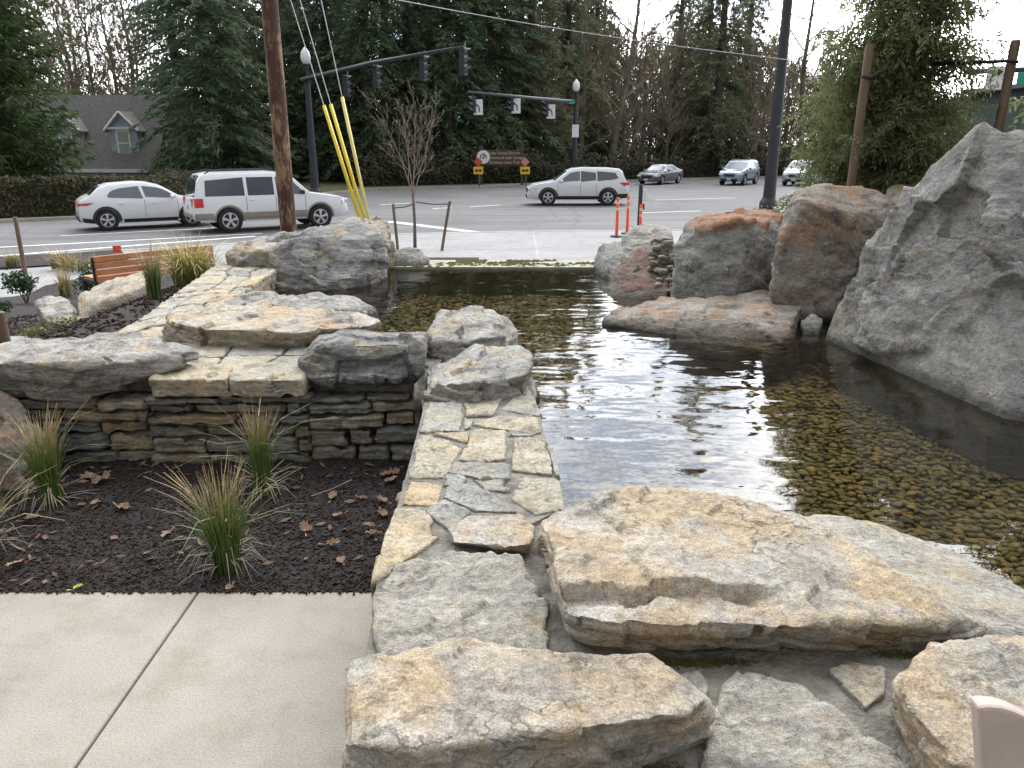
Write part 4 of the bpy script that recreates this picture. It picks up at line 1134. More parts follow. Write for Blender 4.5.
# ------------------------------------------------------------------ PLANTS: grasses, shrubs, leaves
def grass_clump(label, base, h, spread, n, mat, seed, cat="grass clump", wid=0.004, name="grass_clump", lean=0.35, group=None):
    rnd = random.Random(seed); m_ = MB()
    for i in range(n):
        a = rnd.uniform(0, 6.283); r0 = spread*0.38*rnd.random()**.5
        p0 = Vector((math.cos(a)*r0, math.sin(a)*r0, -0.01))
        a2 = a+rnd.gauss(0, .5); ln = h*rnd.uniform(.45, 1.08); le = abs(rnd.gauss(0, lean))+0.04
        if rnd.random() < 0.08: le += 0.45
        brk = rnd.uniform(.4, .8) if rnd.random() < .06 else 0
        d = Vector((math.cos(a2), math.sin(a2), 0)); sd_ = Vector((-d.y, d.x, 0)); tw = rnd.uniform(-1, 1)
        sd_ = (sd_*math.cos(tw)+d*math.sin(tw)); w0 = wid*rnd.uniform(.5, 1.0)
        pts = []
        for k in range(6):
            t_ = k/5; bend = le*(t_**1.7)
            if brk and t_ > brk: bend += (t_-brk)*2.0
            p = p0+d*(ln*math.sin(bend)*t_*0.95)+Vector((0, 0, ln*t_*math.cos(bend*0.75)))
            ww = w0*(1-t_**1.5*0.85)
            pts += [p-sd_*ww, p+sd_*ww]
        m_.add(pts, [(2*k, 2*k+1, 2*k+3, 2*k+2) for k in range(5)])
    o = m_.build(name, mat); o.location = base
    if name == "rush_clump":
        th = MB()
        for i in range(34):
            a = rnd.uniform(0, 6.283); l = h*rnd.uniform(.15, .42); d = Vector((math.cos(a), math.sin(a), 0)); sd_ = Vector((-d.y, d.x, 0))*.0022
            z0 = rnd.uniform(.01, .10); p0 = d*rnd.uniform(.01, .05)+Vector((0, 0, z0)); p1 = p0+d*l*.55+Vector((0, 0, rnd.uniform(-.02, .05))); p2 = p0+d*l+Vector((0, 0, -z0+rnd.uniform(0, .015)))
            th.add([p0-sd_, p0+sd_, p1+sd_, p1-sd_, p2], [(0, 1, 2, 3), (3, 2, 4)])
        th.build("dead_thatch", M['twig2'], o)
    return tag(o, label, cat, group)
def mz(u, v):
    p = Hp(u, v, 0); return Vector((p.x, p.y, mulch_z(p.x, p.y)))
grass_clump("biggest rush clump with tan tips, alone in the middle of the mulch", mz(228, 566), 0.46, 0.13, 270, M['rush'], 1, name="rush_clump", cat="rush clump", lean=0.29)
grass_clump("rush clump beside the brown boulder at the left end of the wall", mz(52, 500), 0.46, 0.13, 260, M['rush'], 2, name="rush_clump", cat="rush clump", lean=0.17)
grass_clump("rush clump standing against the dry stone wall", mz(263, 492), 0.46, 0.10, 190, M['rush'], 3, name="rush_clump", cat="rush clump", lean=0.16)
grass_clump("rush clump cut by the left edge of the photo", mz(-14, 556), 0.40, 0.12, 200, M['rush2'], 4, name="rush_clump", cat="rush clump", lean=0.35)
def gz(u, v, z0):
    p = Hp(u, v, z0); z = garden_z(p.x, p.y)
    for _ in range(6):
        p = Hp(u, v, z); z = garden_z(p.x, p.y)
    return Vector((p.x, p.y, z))
grass_clump("bushy yellow grass clump in front of the orange bench", Yp(194, 284, 7.9), 0.52, 0.5, 480, M['yellowgrass'], 5, wid=0.007, lean=0.85)
grass_clump("upright green grass tuft beside the bushy yellow clump", gz(155, 298, .1), 0.52, 0.16, 180, M['rush'], 6, wid=0.005, lean=0.14)
grass_clump("dry tan grass tuft beside the pale sidewalk in the left garden", gz(66, 296, -.6), 0.55, 0.25, 200, M['rush2'], 7, wid=0.008, lean=0.22)
def strip_pt(u, v): p = Hp(u, v, ZR+0.16); return p
grass_clump("small dry grass tuft by the kerb, right of the other", strip_pt(62, 268), 0.5, 0.6, 160, M['rush2'], 8, wid=0.012, lean=0.7)
grass_clump("small dry grass tuft by the kerb, nearest the wooden stake", strip_pt(13, 266), 0.42, 0.4, 120, M['rush2'], 9, wid=0.012, lean=0.5)
grass_clump("spreading dry grass tuft behind the bench's left end", strip_pt(78, 270), 0.4, 0.9, 160, M['rush2'], 10, wid=0.012, lean=0.9)

random.seed(52); ch = MB()
for i in range(9000):
    x = random.uniform(-6.5, -2.45); y = random.uniform(5.2, 12.5)
    s = random.uniform(0.008, 0.022); l = s*random.uniform(1.3, 3.4); rz = random.uniform(0, 6.28); tl = random.uniform(-.6, .6)
    c = Vector((x, y, garden_z(x, y)+.006)); rm = Matrix.Rotation(rz, 3, 'Z') @ Matrix.Rotation(tl, 3, 'Y')
    ch.add([c+rm @ Vector((a*l/2, b*s/2, h*s*.3)) for a in (-1, 1) for b in (-1, 1) for h in (-1, 1)], [(0, 1, 3, 2), (4, 6, 7, 5), (0, 4, 5, 1), (2, 3, 7, 6), (0, 2, 6, 4), (1, 5, 7, 3)])
tag(ch.build("garden_mulch", M['chips']), "dark mulch chips strewn over the left garden slope", "mulch", kind="stuff")
def leaf_cloud(m_, c, rad, n, sz, rnd, asp=0.55, shell=0.35, flat=0.0):
    for i in range(n):
        while True:
            d = Vector((rnd.gauss(0, 1), rnd.gauss(0, 1), rnd.gauss(0, 1)))
            if d.length > .1: break
        d.normalize(); r = (1-shell*rnd.random()**1.5)
        bump_ = 0.78+0.4*MN.noise(d*2.2+Vector(c)*1.3)
        p = Vector((c[0]+d.x*rad[0]*r*bump_, c[1]+d.y*rad[1]*r*bump_, c[2]+d.z*rad[2]*r*bump_))
        a = Vector((rnd.gauss(0, 1), rnd.gauss(0, 1), rnd.gauss(0, 1)*(1-flat)+0.3)).normalized()
        b = a.orthogonal().normalized(); b = (Matrix.Rotation(rnd.uniform(0, 6.28), 3, a) @ b)
        s = sz*rnd.uniform(.6, 1.25)
        e = a.cross(b)
        m_.add([p-b*s, p+e*s*asp-b*s*.1, p+b*s, p-e*s*asp-b*s*.1], [(0, 1, 2, 3)])
def shrub(label, base, rad, n, sz, mat, seed, stems=True, name="shrub", cat="shrub", z=None, asp=.5):
    rnd = random.Random(seed)
    root = empty(name, base); tag(root, label, cat)
    m_ = MB(); zc = z if z is not None else rad[2]
    for k in range(7):
        c = (rnd.gauss(0, .32)*rad[0], rnd.gauss(0, .32)*rad[1], zc+rnd.gauss(0, .25)*rad[2])
        leaf_cloud(m_, c, [r*.66 for r in rad], n//7, sz, rnd, asp, 0.8)
    m_.build("foliage", mat, root)
    s_ = MB()
    for k in range(5):
        a = rnd.uniform(0, 6.28); s_.tube([(0, 0, -.05), (math.cos(a)*rad[0]*.3, math.sin(a)*rad[1]*.3, zc*.7), (math.cos(a)*rad[0]*.6, math.sin(a)*rad[1]*.6, zc*1.2)], [.012, .008, .004], 5)
    s_.build("stems", M['sapbark'], root)
    return root
shrub("round glossy dark green shrub in front of the pale sidewalk", gz(27, 303, -.6), (.30, .30, .27), 900, .035, M['shrub'], 41, z=.33)
shrub("airy shrub against the left end of the orange bench", gz(94, 303, -.5), (.28, .26, .34), 480, .035, M['shrub'], 42, z=.42)
shrub("low pale variegated shrub just behind the big pale boulder", gz(52, 340, -.3), (.36, .25, .13), 620, .026, M['shrub2'], 43)
shrub("low green shrub between the tan rock and the walkway's kerb stone", gz(101, 326, -.3), (.32, .24, .17), 620, .028, M['shrub'], 44)
shrub("tiny green shrub at the photo's left edge below the round shrub", gz(2, 315, -.4), (.2, .2, .12), 260, .03, M['shrub'], 45)

# fallen leaves on the mulch
def dead_leaf(base, s, rz, mat, seed):
    rnd = random.Random(seed); n = 9; m_ = MB()
    vs = [(0, 0, 0.004)]; 
    for k in range(n*2):
        a = math.pi*2*k/(n*2); r = s*(0.42+0.58*abs(math.cos(a*0.5))) * (1.0 if k % 2 == 0 else rnd.uniform(.66, .9))
        x = math.cos(a)*r; y = math.sin(a)*r*.62
        vs.append((x, y, 0.008+abs(y)*rnd.uniform(.2, .75)+0.25*x*x/s*rnd.uniform(.3, 1.6)))
    fs = [(0, k+1, (k+1) % (n*2)+1) for k in range(n*2)]
    vs += [(-s*.35, 0, .004), (-s*1.2, .004, .01), (-s*1.2, -.004, .01)]; q = len(vs); fs.append((q-3, q-2, q-1))
    o = m_.add(vs, fs).build("fallen_leaf", mat); o.location = base; o.rotation_euler = (0.12*rnd.gauss(0, 1), 0.12*rnd.gauss(0, 1), rz)
    return o
LV = [(331, 541, .036), (305, 528, .034), (340, 512, .03), (121, 507, .045), (95, 503, .038), (370, 525, .034), (382, 512, .036), (390, 482, .042), (383, 500, .035), (168, 534, .032), (30, 518, .04), (342, 560, .03), (20, 566, .04), (362, 495, .026), (332, 495, .034), (372, 533, .03), (395, 473, .04), (100, 481, .055), (90, 478, .05), (230, 586, .024), (384, 476, .04)]
for i, (u, v, s) in enumerate(LV):
    o = dead_leaf(mz(u, v)+Vector((0, 0, .006)), s*1.25, i*1.9, M['leafdry'], i)
    tag(o, "curled brown fallen leaf lying on the dark mulch", "fallen leaf", "fallen brown leaves on the mulch")
tag(dead_leaf(mz(77, 588)+Vector((0, 0, .01)), .028, .6, M['leafgreen'], 99), "single fresh yellow green leaf on the mulch by the pavement edge", "fallen leaf")
m_ = MB(); p = mz(318, 492)
m_.tube([p+Vector((-.02, -.05, .02)), p+Vector((.06, .0, .03)), p+Vector((.15, .07, .05))], .0022, 5)
tag(m_.build("dry_twig", M['twig2']), "thin dry twig lying on the mulch by the wall rush", "twig")

# ------------------------------------------------------------------ beige chair board, bottom right
cp = Yp(979, 708, .80)
gc = empty("garden_chair", (cp.x+.22, .86, 0)); tag(gc, "beige wooden garden chair, only its backrest corner in view", "chair")
def board(x0, x1, ytop, zt0, zt1, y, zlow, tilt=0.0):
    n = 7; prof = []
    for k in range(n):
        t_ = k/(n-1); prof.append((x0+(x1-x0)*t_, zt0+(zt1-zt0)*t_**2.0))
    poly = [(x0, zlow)]+prof+[(x1, zlow)]
    m_ = MB(); nn = len(poly); th = .024; ct, sn = math.cos(tilt), math.sin(tilt)
    poly = [(x0+(p[0]-x0)*ct-(p[1]-zt0)*sn, zt0+(p[0]-x0)*sn+(p[1]-zt0)*ct) for p in poly]
    vs = [(p[0], y, p[1]) for p in poly]+[(p[0], y+th, p[1]) for p in poly]
    fs = [tuple(range(nn))[::-1], tuple(range(nn, 2*nn))]+[(k, (k+1) % nn, nn+(k+1) % nn, nn+k) for k in range(nn)]
    return m_.add(vs, fs)
x0 = cp.x
def chair_part(nm, m_):
    o = m_.build(nm, M['chairwood'], fix=True); o.parent = gc; o.matrix_parent_inverse = Matrix.Translation(-gc.location)
    bv = o.modifiers.new("bevel", 'BEVEL'); bv.width = 0.005; bv.segments = 2
    return o
chair_part("back_slat", board(x0, x0+.085, 0, cp.z, cp.z-.06, .80, .40, R(13)))
chair_part("back_slat", MB().box((x0+.14, .812, .60), (.085, .022, .46)))
chair_part("back_slat", MB().box((x0+.24, .812, .60), (.085, .022, .46)))
chair_part("seat", MB().box((x0+.16, .60, .41), (.48, .46, .03)))
for lx in (x0+.0, x0+.34):
    for ly in (.42, .84):
        chair_part("leg", MB().box((lx, ly, .20), (.05, .05, .40)))

# ------------------------------------------------------------------ bench
bl, br = Yp(95, 270, 11.2), Yp(213, 260, 12.6)
bz = -0.70
bm0 = (bl+br)/2
ang = math.atan2(br.y-bl.y, br.x-bl.x); blen = (Vector((br.x, br.y))-Vector((bl.x, bl.y))).length
bn = empty("park_bench", (bm0.x, bm0.y, bz), ang); tag(bn, "orange slatted wooden bench facing the street, seen from behind", "bench")
for k in range(4):
    MB().box((0, -0.02*k*0, 0.42+0.098*k), (blen, 0.035, 0.088), bev=.008).build("back_slat", M['benchwood'], bn)
for k in range(3):
    MB().box((0, 0.12+0.14*k, 0.42), (blen, 0.125, 0.035), bev=.008).build("seat_slat", M['benchwood'], bn)
for sx in (-1, 1):
    m_ = MB()
    m_.box((sx*blen*.5, 0.03, 0.36), (0.05, 0.035, 0.76)); m_.box((sx*blen*.5, 0.46, 0.20), (0.05, 0.05, 0.44)); m_.box((sx*blen*.5, 0.25, 0.385), (0.05, 0.5, 0.04))
    m_.build("end_frame", M['darkgrey'], bn)
# orange flag marker behind the bench
fp = Yp(117, 249, 14.0)
fl = empty("marker_flag", (fp.x, fp.y, -1.1)); tag(fl, "small bright orange square marker showing above the bench", "marker")
MB().box((0, 0, fp.z+1.1), (.15, .012, .12)).build("flag_panel", M['orange'], fl)
MB().tube([(0, 0.012, 0), (0, 0.012, fp.z+1.1)], .006, 6).build("stem", M['steel'], fl)

# ------------------------------------------------------------------ stakes, young trees
def stake(label, top, zbase, r, lean=(0, 0), cat="stake", straps=0, group=None):
    o_ = empty("wooden_stake", (top.x+lean[0], top.y+lean[1], zbase)); tag(o_, label, cat, group)
    t_ = top-Vector(o_.location)
    MB().tube([(0, 0, -.05), tuple(t_*.5), tuple(t_*.985), tuple(t_)], [r, r*.98, r*.96, r*.8], 12).build("post", M['stake'], o_, smooth=True, sharp=40)
    return o_
stake("weathered wooden stake by the kerb at the photo's far left", Yp(15, 217, 16.5), -1.1, .045)
stake("wooden post end at the left edge above the pale boulder", Yp(-1, 312, 7.0), -.25, .05)
sk1 = stake("leaning round tree stake in front of the cedar's left side", Yp(870, 44, 7.4), 0.2, .040, (0.0, 0.05))
sk2 = stake("round tree stake beside the turn arrow sign, right of the cedar", Yp(1016, 40, 7.5), 0.2, .043, (-0.02, 0.05))
def strap(label, pts, r=.012):
    m_ = MB().tube(pts, r, 8)
    return tag(m_.build("tree_strap", M['strap'], smooth=True), label, "strap")
strap("black strap wrapped round the cedar's left stake and tied inwards", [Yp(862, 76, 7.33), Yp(870, 78, 7.32), Yp(876, 74, 7.36), Yp(886, 70, 7.5), Yp(925, 68, 7.9)], .017)
strap("black strap running from the cedar to the stake by the arrow sign", [Yp(1018, 62, 7.43), Yp(1008, 61, 7.43), Yp(985, 62, 7.6), Yp(930, 64, 7.9)], .015)

random.seed(21)
def grow(m_, p, d, ln, r, depth, rnd, P, tips=None):
    seg = P.get('seg', 4); pts = [p]; rad = [r]
    cur = p.copy(); dd = d.copy()
    for k in range(seg):
        dd = (dd+Vector((rnd.gauss(0, P['wob']), rnd.gauss(0, P['wob']), rnd.gauss(0, P['wob'])+P['up']))).normalized()
        cur = cur+dd*(ln/seg); pts.append(cur.copy()); rad.append(max(P['rmin'], r*(1-(k+1)/seg*P['tap'])))
    m_.tube(pts, rad, 7 if depth == 0 else (5 if depth == 1 else 3), cap=False)
    if depth >= P['depth']: return
    n = P['n'][depth]
    for i in range(n):
        t_ = P['t0'][depth]+(1-P['t0'][depth])*(i+rnd.random()*.8)/n
        k = min(seg-1, int(t_*seg)); f = t_*seg-k
        q = pts[k].lerp(pts[k+1], f)
        base = (pts[k+1]-pts[k]).normalized()
        az = rnd.uniform(0, 6.283) if P.get('rad') else i*2.4+rnd.uniform(-.6, .6)
        o_ = base.orthogonal().normalized(); o_ = Matrix.Rotation(az, 3, base) @ o_
        sp = P['ang'][depth]*rnd.uniform(.7, 1.3)
        nd = (base*math.cos(sp)+o_*math.sin(sp)).normalized()
        grow(m_, q, nd, ln*P['len'][depth]*rnd.uniform(.6, 1.15)*(1-0.45*t_*P.get('sh', 1)), max(P['rmin'], rad[k]*P['rr'][depth]), depth+1, rnd, P)

st_ = Hp(415, 250, ZR+.12)
yt = empty("young_bare_tree", st_); tag(yt, "young bare street tree held between two stakes on the sidewalk", "tree")
m_ = MB(); rnd = random.Random(4)
m_.tube([(0, 0, -.05), (.02, 0, .8), (0, 0, 1.5)], [.05, .04, .036], 8)
m_.build("trunk", M['sapbark'], yt, smooth=True)
m_ = MB()
PS = dict(seg=5, wob=.05, up=.05, tap=.9, rmin=.0042, depth=3, n=[7, 5, 4], t0=[.15, .2, .2], ang=[.5, .55, .6], len=[.55, .5, .5], rr=[.6, .6, .7])
for k in range(4):
    a = k*1.6+.3; grow(m_, Vector((0, 0, 1.35+.05*k)), Vector((math.cos(a)*.30, math.sin(a)*.30, 1)).normalized(), 2.35, .017, 0, rnd, PS)
m_.build("crown", M['saptwig'], yt)
sl = stake("left stake of the young bare street tree", Yp(393, 204, st_.y-.1), ZR+.12, .04, (.08, 0))
sr = stake("right stake of the young bare street tree, leaning outward", Yp(450, 201, st_.y-.1), ZR+.12, .04, (-.26, 0))
for a, b, lb in ((Yp(394, 208, st_.y-.1), Yp(414, 204, st_.y), "thin tie from the young tree to its left stake"), (Yp(449, 204, st_.y-.1), Yp(416, 202, st_.y), "thin tie from the young tree to its right stake")):
    strap(lb, [a, (a+b)/2+Vector((0, 0, -.03)), b], .014)

# cedar sapling on the right bank (near)
cb = Vector((3.80, 8.1, 0.35))
ced = empty("cedar_tree", cb); tag(ced, "bushy young cedar tied between two stakes behind the boulders", "tree")
MB().tube([(0, 0, -.1), (.03, .02, 2), (0, .03, 4), (0, 0, 5.6)], [.07, .055, .03, .008], 8).build("trunk", M['bark'], ced, smooth=True)
rnd = random.Random(77); m_ = MB(); tw_ = MB()
Hc = 5.6
stems = [(0.0, 0.0, 1.0), (.28, -.12, .82), (-.30, .05, .78), (.05, .25, .85), (-.12, -.25, .7), (.22, .12, .62), (-.46, .0, .60)]
for i in range(760):
    sx_, sy_, sh_ = stems[rnd.randrange(len(stems))]
    t_ = rnd.random()**1.15; z = 0.02+Hc*sh_*t_
    Rm = (0.78*(1-t_)**0.6+0.10)*rnd.uniform(.35, 1.05)
    az = rnd.uniform(0, 6.283); up_ = rnd.uniform(.35, 1.15)
    d = Vector((math.cos(az), math.sin(az), 0)); sd_ = Vector((-d.y, d.x, 0))
    q00 = Vector((sx_*(1-.3*t_), sy_*(1-.3*t_), z))
    ns = max(4, int(Rm*16)); bp = [q00.copy()]
    for k in range(1, ns+1):
        f = k/ns
        p = q00+d*(Rm*f)+Vector((0, 0, Rm*(up_*f-0.55*f*f)))+sd_*(0.06*math.sin(f*4+i))
        bp.append(p.copy())
        for sgn in (-1, 1):
            ln = (0.10+0.17*(1-f*.5))*rnd.uniform(.6, 1.3)
            sd2 = (sd_*sgn*rnd.uniform(.2, 1)+d*rnd.uniform(-.1, .9)+Vector((0, 0, rnd.uniform(-.9, .55)))).normalized()
            nrm_ = sd2.cross(Vector((rnd.gauss(0, .8), rnd.gauss(0, .8), rnd.gauss(0, .8)))).normalized()
            for s_ in range(4):
                g = (s_+.5)/4; q = p+sd2*(ln*g)+Vector((0, 0, -0.06*g*g))
                for sg2 in (-1, 1):
                    dd = (sd2*.85+nrm_*sg2*.65).normalized(); l2 = ln*.36*(1.1-g*.6); ww = .0105
                    e = dd.cross(Vector((rnd.gauss(0, .5), rnd.gauss(0, .5), 1)))
                    if e.length < .05: e = nrm_.copy()
                    e.normalize()
                    m_.add([q-e*ww*.4, q+dd*l2*.55-e*ww, q+dd*l2+Vector((0, 0, -.014)), q+dd*l2*.55+e*ww], [(0, 1, 2, 3)])
    tw_.tube(bp, [max(.0025, .008*(1-k/len(bp))) for k in range(len(bp))], 4, cap=False)
for sx_, sy_, sh_ in stems[1:]:
    tw_.tube([(0, 0, .1), (sx_*.7, sy_*.7, .7), (sx_*.9, sy_*.9, Hc*sh_*.5), (sx_*.7, sy_*.7, Hc*sh_)], [.03, .026, .018, .004], 6)
m_.build("crown", M['cedar'], ced)
tw_.build("branches", M['sapbark'], ced)

cd2 = copy_tree(ced); cd2.location = (6.0, 7.0, .3); cd2.rotation_euler = (0, 0, 2.2); cd2.scale = (1.5, 1.5, 1.35)  # unseen copy, added so the pool corner reflects foliage instead of bright sky
tag(cd2, "second cedar beyond the photo's right edge, seen only as a dark reflection in the pool", "tree")
# ------------------------------------------------------------------ poles, wires, signals
pp = Yp(288, 222, 11.8)
up = empty("utility_pole", (pp.x, pp.y, -.9)); tag(up, "dark brown blotched wooden utility pole behind the dark faced rock", "utility pole")
MB().tube([(0, 0, 0), (0, 0, 3), (0, 0, 6.5), (0, 0, 11)], [.122, .118, .11, .095], 20).build("post", M['polewood'], up, smooth=True, sharp=50)
MB().box((0, -.12, 10.2), (2.4, .1, .12)).build("crossarm", M['polewood'], up)
anc = Yp(366, 214, 11.0)
def guy(label, u1, v1, mat, off, vattach):
    r0 = empty("guy_wire", (anc.x+off, anc.y, anc.z-.3)); tag(r0, label, "guy wire", "guy wires of the utility pole")
    A = Vector((anc.x+off, anc.y, anc.z-.3)); 
    zt = Yp(280, vattach, 11.8).z; B = Vector((pp.x+.1, pp.y, zt))
    k = (Yp(u1, v1, 11.2).z-A.z)/(B.z-A.z)
    Mid = A.lerp(B, k)
    MB().tube([tuple(A-A), tuple(Mid-A)], .024, 10).build("yellow_guard", mat, r0, smooth=True)
    MB().tube([tuple(Mid-A), tuple(B-A)], .007, 6).build("wire", M['steel'], r0)
guy("yellow guarded guy wire, lowest and leftmost of the three", 323, 105, M['yellow'], -.03, -59)
guy("yellow guarded guy wire, middle one of the three", 327, 104, M['yellow'], .03, -110)
guy("paler yellow guarded guy wire, steepest of the three", 337, 97, M['yellowpale'], .07, -330)
# ground for pole and anchor
mm = MB().box((pp.x+.6, pp.y+1.2, -1.0), (4.2, 5.0, .9)); struct(mm.build("rock_bank", M['soil']))

def mast_pole(label, base, h, r, name="signal_pole", globe=True):
    o_ = empty(name, base); tag(o_, label, "signal pole")
    MB().lathe([(r*1.0, .5), (r*.95, .9), (r*.72, h*.6), (r*.62, h-.3), (r*.62, h)], n=16).build("post", M['darkgrey'], o_, smooth=True, sharp=40)
    MB().lathe([(r*1.45, 0), (r*1.45, .28), (r*1.3, .36), (r*1.02, .52)], n=16).build("base", M['darkgrey'], o_, smooth=True, sharp=40)
    return o_
def lamp_top(o_, z, s=1.0):
    MB().lathe([(.06*s, 0), (.10*s, .12*s), (.12*s, .9*s), (.16*s, 1.0*s), (.20*s, 1.05*s)], (0, 0, z), 14).build("lamp_stem", M['darkgrey'], o_, smooth=True, sharp=40)
    g = MB().lathe([(.17*s, 1.05*s), (.27*s, 1.25*s), (.29*s, 1.45*s), (.24*s, 1.7*s), (.12*s, 1.86*s), (.03*s, 1.98*s)], (0, 0, z), 16).build("lamp_globe", M['globe'], o_, smooth=True)
def to_local(o_, p): return tuple(Vector(p)-Vector(o_.location))
b1 = Hp(316, 185, ZR); b1 = Vector((-11.45*1.0, 44.6, ZR)); b1 = Yp(315, 187, 45.5); b1.z = ZR
m1 = mast_pole("tall dark signal pole with long arm behind the white full size suv", b1, 6.1, .25)
lamp_top(m1, 6.05, .95)
a0_, a1_ = Yp(302, 80, 45.5), Yp(463, 47, 33.5)
MB().tube([to_local(m1, a0_), to_local(m1, a0_.lerp(a1_, .5)+Vector((0, 0, .12))), to_local(m1, a1_)], [.125, .10, .06], 10).build("arm", M['darkgrey'], m1, smooth=True)
def signal(label, top, face_ang, s=1.0, n=3):
    o_ = empty("traffic_signal", (top.x, top.y, top.z-1.12*s), face_ang); tag(o_, label, "traffic light", "traffic lights hanging from the long arm")
    MB().box((0, 0, .53*s), (.24*s, .34*s, 1.06*s), bev=.03).build("housing", M['blackmetal'], o_)
    MB().box((.05*s, 0, 1.10*s), (.10*s, .10*s, .30*s)).build("bracket", M['blackmetal'], o_)
    for k in range(n):
        z = (.18+.35*k)*s
        m_ = MB(); vs = []; fs = []
        nn = 14
        for x in (0.12*s, .38*s):
            for j in range(nn+1):
                a = -0.35+(math.pi+0.7)*j/nn; rr = .15*s
                vs.append((x-(0.10*s if (x > .2 and (j < 3 or j > nn-3)) else 0), rr*math.cos(a), z+rr*math.sin(a)))
        fs = [(j, j+1, nn+2+j, nn+1+j) for j in range(nn)]
        m_.add(vs, fs).build("visor", M['visor'], o_)
        MB().lathe([(.13*s, .12*s), (.11*s, .14*s), (.05*s, .155*s)], (0, 0, z), 14, 'x').build("lens", M['lens'], o_, smooth=True)
    return o_
for (u, v, t_, lb) in ((346, 76, .27, "traffic light nearest the signal pole on the long arm"), (376, 66, .46, "second traffic light from the pole on the long arm"), (423, 56, .75, "third traffic light from the pole on the long arm"), (463, 48, .985, "traffic light at the free end of the long arm")):
    q = a0_.lerp(a1_, t_); q = Yp(u, v-2, q.y)
    signal(lb, q, R(-25), .98)
b2 = Yp(574, 182, 56); b2.z = ZR
m2 = mast_pole("slim dark signal pole behind the white three row suv, with lamp on top", b2, 5.5, .22)
lamp_top(m2, 5.4, .85)
c0_, c1_ = Yp(574, 102, 56), Yp(468, 92, 50)
MB().tube([to_local(m2, c0_), to_local(m2, c1_)], [.13, .07], 10).build("arm", M['visor'], m2, smooth=True)
MB().box((0.0, -.24, 3.75), (.46, .03, .82)).build("notice_board", M['signwhite'], m2)
MB().box((.18, -.15, 1.75), (.30, .25, .42), bev=.03).build("pedestrian_signal", M['blackmetal'], m2)
MB().box((.1, -.22, .85+.9), (.02, .02, .02)).build("push_button", M['steel'], m2)
def arrow_left(m_, w_, h_):
    pass
def lane_sign(label, top, s=.78, turn=-1, only=True):
    o_ = empty("lane_sign", (top.x, top.y, top.z-.95*s*1.25)); tag(o_, label, "road sign", "white turn signs on the far signal arm")
    wd, ht = .74*s, .95*s*1.22
    MB().box((0, 0, ht/2), (wd, .025, ht), bev=.01).build("sign_panel", M['signwhite'], o_)
    m_ = MB(); pts = []
    n = 8
    for k in range(n+1):
        a = R(90)*k/n; pts.append((turn*(.22*s-.22*s*math.cos(a))*1.15-turn*.10*s, -.016, ht*.36+.34*s*math.sin(a)))
    pts.insert(0, (-turn*.10*s, -.016, ht*.20))
    m_.tube(pts, .042*s, 6)
    e = pts[-1]; m_.add([(e[0]+turn*.20*s, -.02, e[2]), (e[0]-turn*.02*s, -.02, e[2]+.14*s), (e[0]-turn*.02*s, -.02, e[2]-.14*s)], [(0, 1, 2)])
    m_.build("arrow", M['signblack'], o_)
    return o_
def text_obj(txt, size, mat, parent, loc, rot=(R(90), 0, 0), name="lettering", ext=.004, align='CENTER'):
    cu = bpy.data.curves.new(name, 'FONT'); cu.body = txt; cu.size = size; cu.extrude = ext; cu.align_x = align; cu.align_y = 'CENTER'
    cu.materials.append(mat)
    tmp = bpy.data.objects.new(name, cu); COL.objects.link(tmp); bpy.context.view_layer.update()
    me = bpy.data.meshes.new_from_object(tmp.evaluated_get(bpy.context.evaluated_depsgraph_get()))
    bpy.data.objects.remove(tmp); bpy.data.curves.remove(cu)
    o = bpy.data.objects.new(name, me); COL.objects.link(o); o.parent = parent; o.location = loc; o.rotation_euler = rot
    return o
for (u, v, t_, lb1, lb2) in ((478, 94, .905, "white turn sign at the free end of the far signal arm", "traffic light at the free end of the far signal arm"), (516, 93, .545, "white turn sign in the middle of the far signal arm", "traffic light in the middle of the far signal arm"), (551, 99, .21, "white turn sign nearest the far signal pole", "traffic light nearest the far signal pole")):
    q = c0_.lerp(c1_, t_); Y = q.y-.15
    ls = lane_sign(lb1, Yp(u, v+5, Y))
    sg = signal(lb2, Yp(u-5, v+1, Y-.05), R(215), .92); sg["group"] = "traffic lights hanging from the far signal arm"
q = Yp(567, 102, 55.6)
gs = empty("street_name_sign", q-Vector((0, 0, .13))); tag(gs, "green street name plate on the far signal arm", "street sign")
MB().box((0, 0, .13), (1.05, .03, .26), bev=.01).build("sign_panel", M['signgreen'], gs)

b3 = Hp(768, 209, ZR)
m3 = mast_pole("thick dark signal pole standing behind the right boulders", b3, 13.5, .285)
# overhead cable to that pole
w0 = Yp(790, 60, b3.y-.25); w1 = Yp(490, 0, 27.0); w2_ = w1+(w1-w0)*1.2
pts = []
for k in range(21):
    t_ = k/20; pts.append(w0.lerp(w2_, t_)+Vector((0, 0, -.5*math.sin(math.pi*t_))))
tag(MB().tube(pts, .014, 6).build("overhead_cable", M['steel'], smooth=True), "pale overhead cable running across the trees to the thick dark pole", "cable")

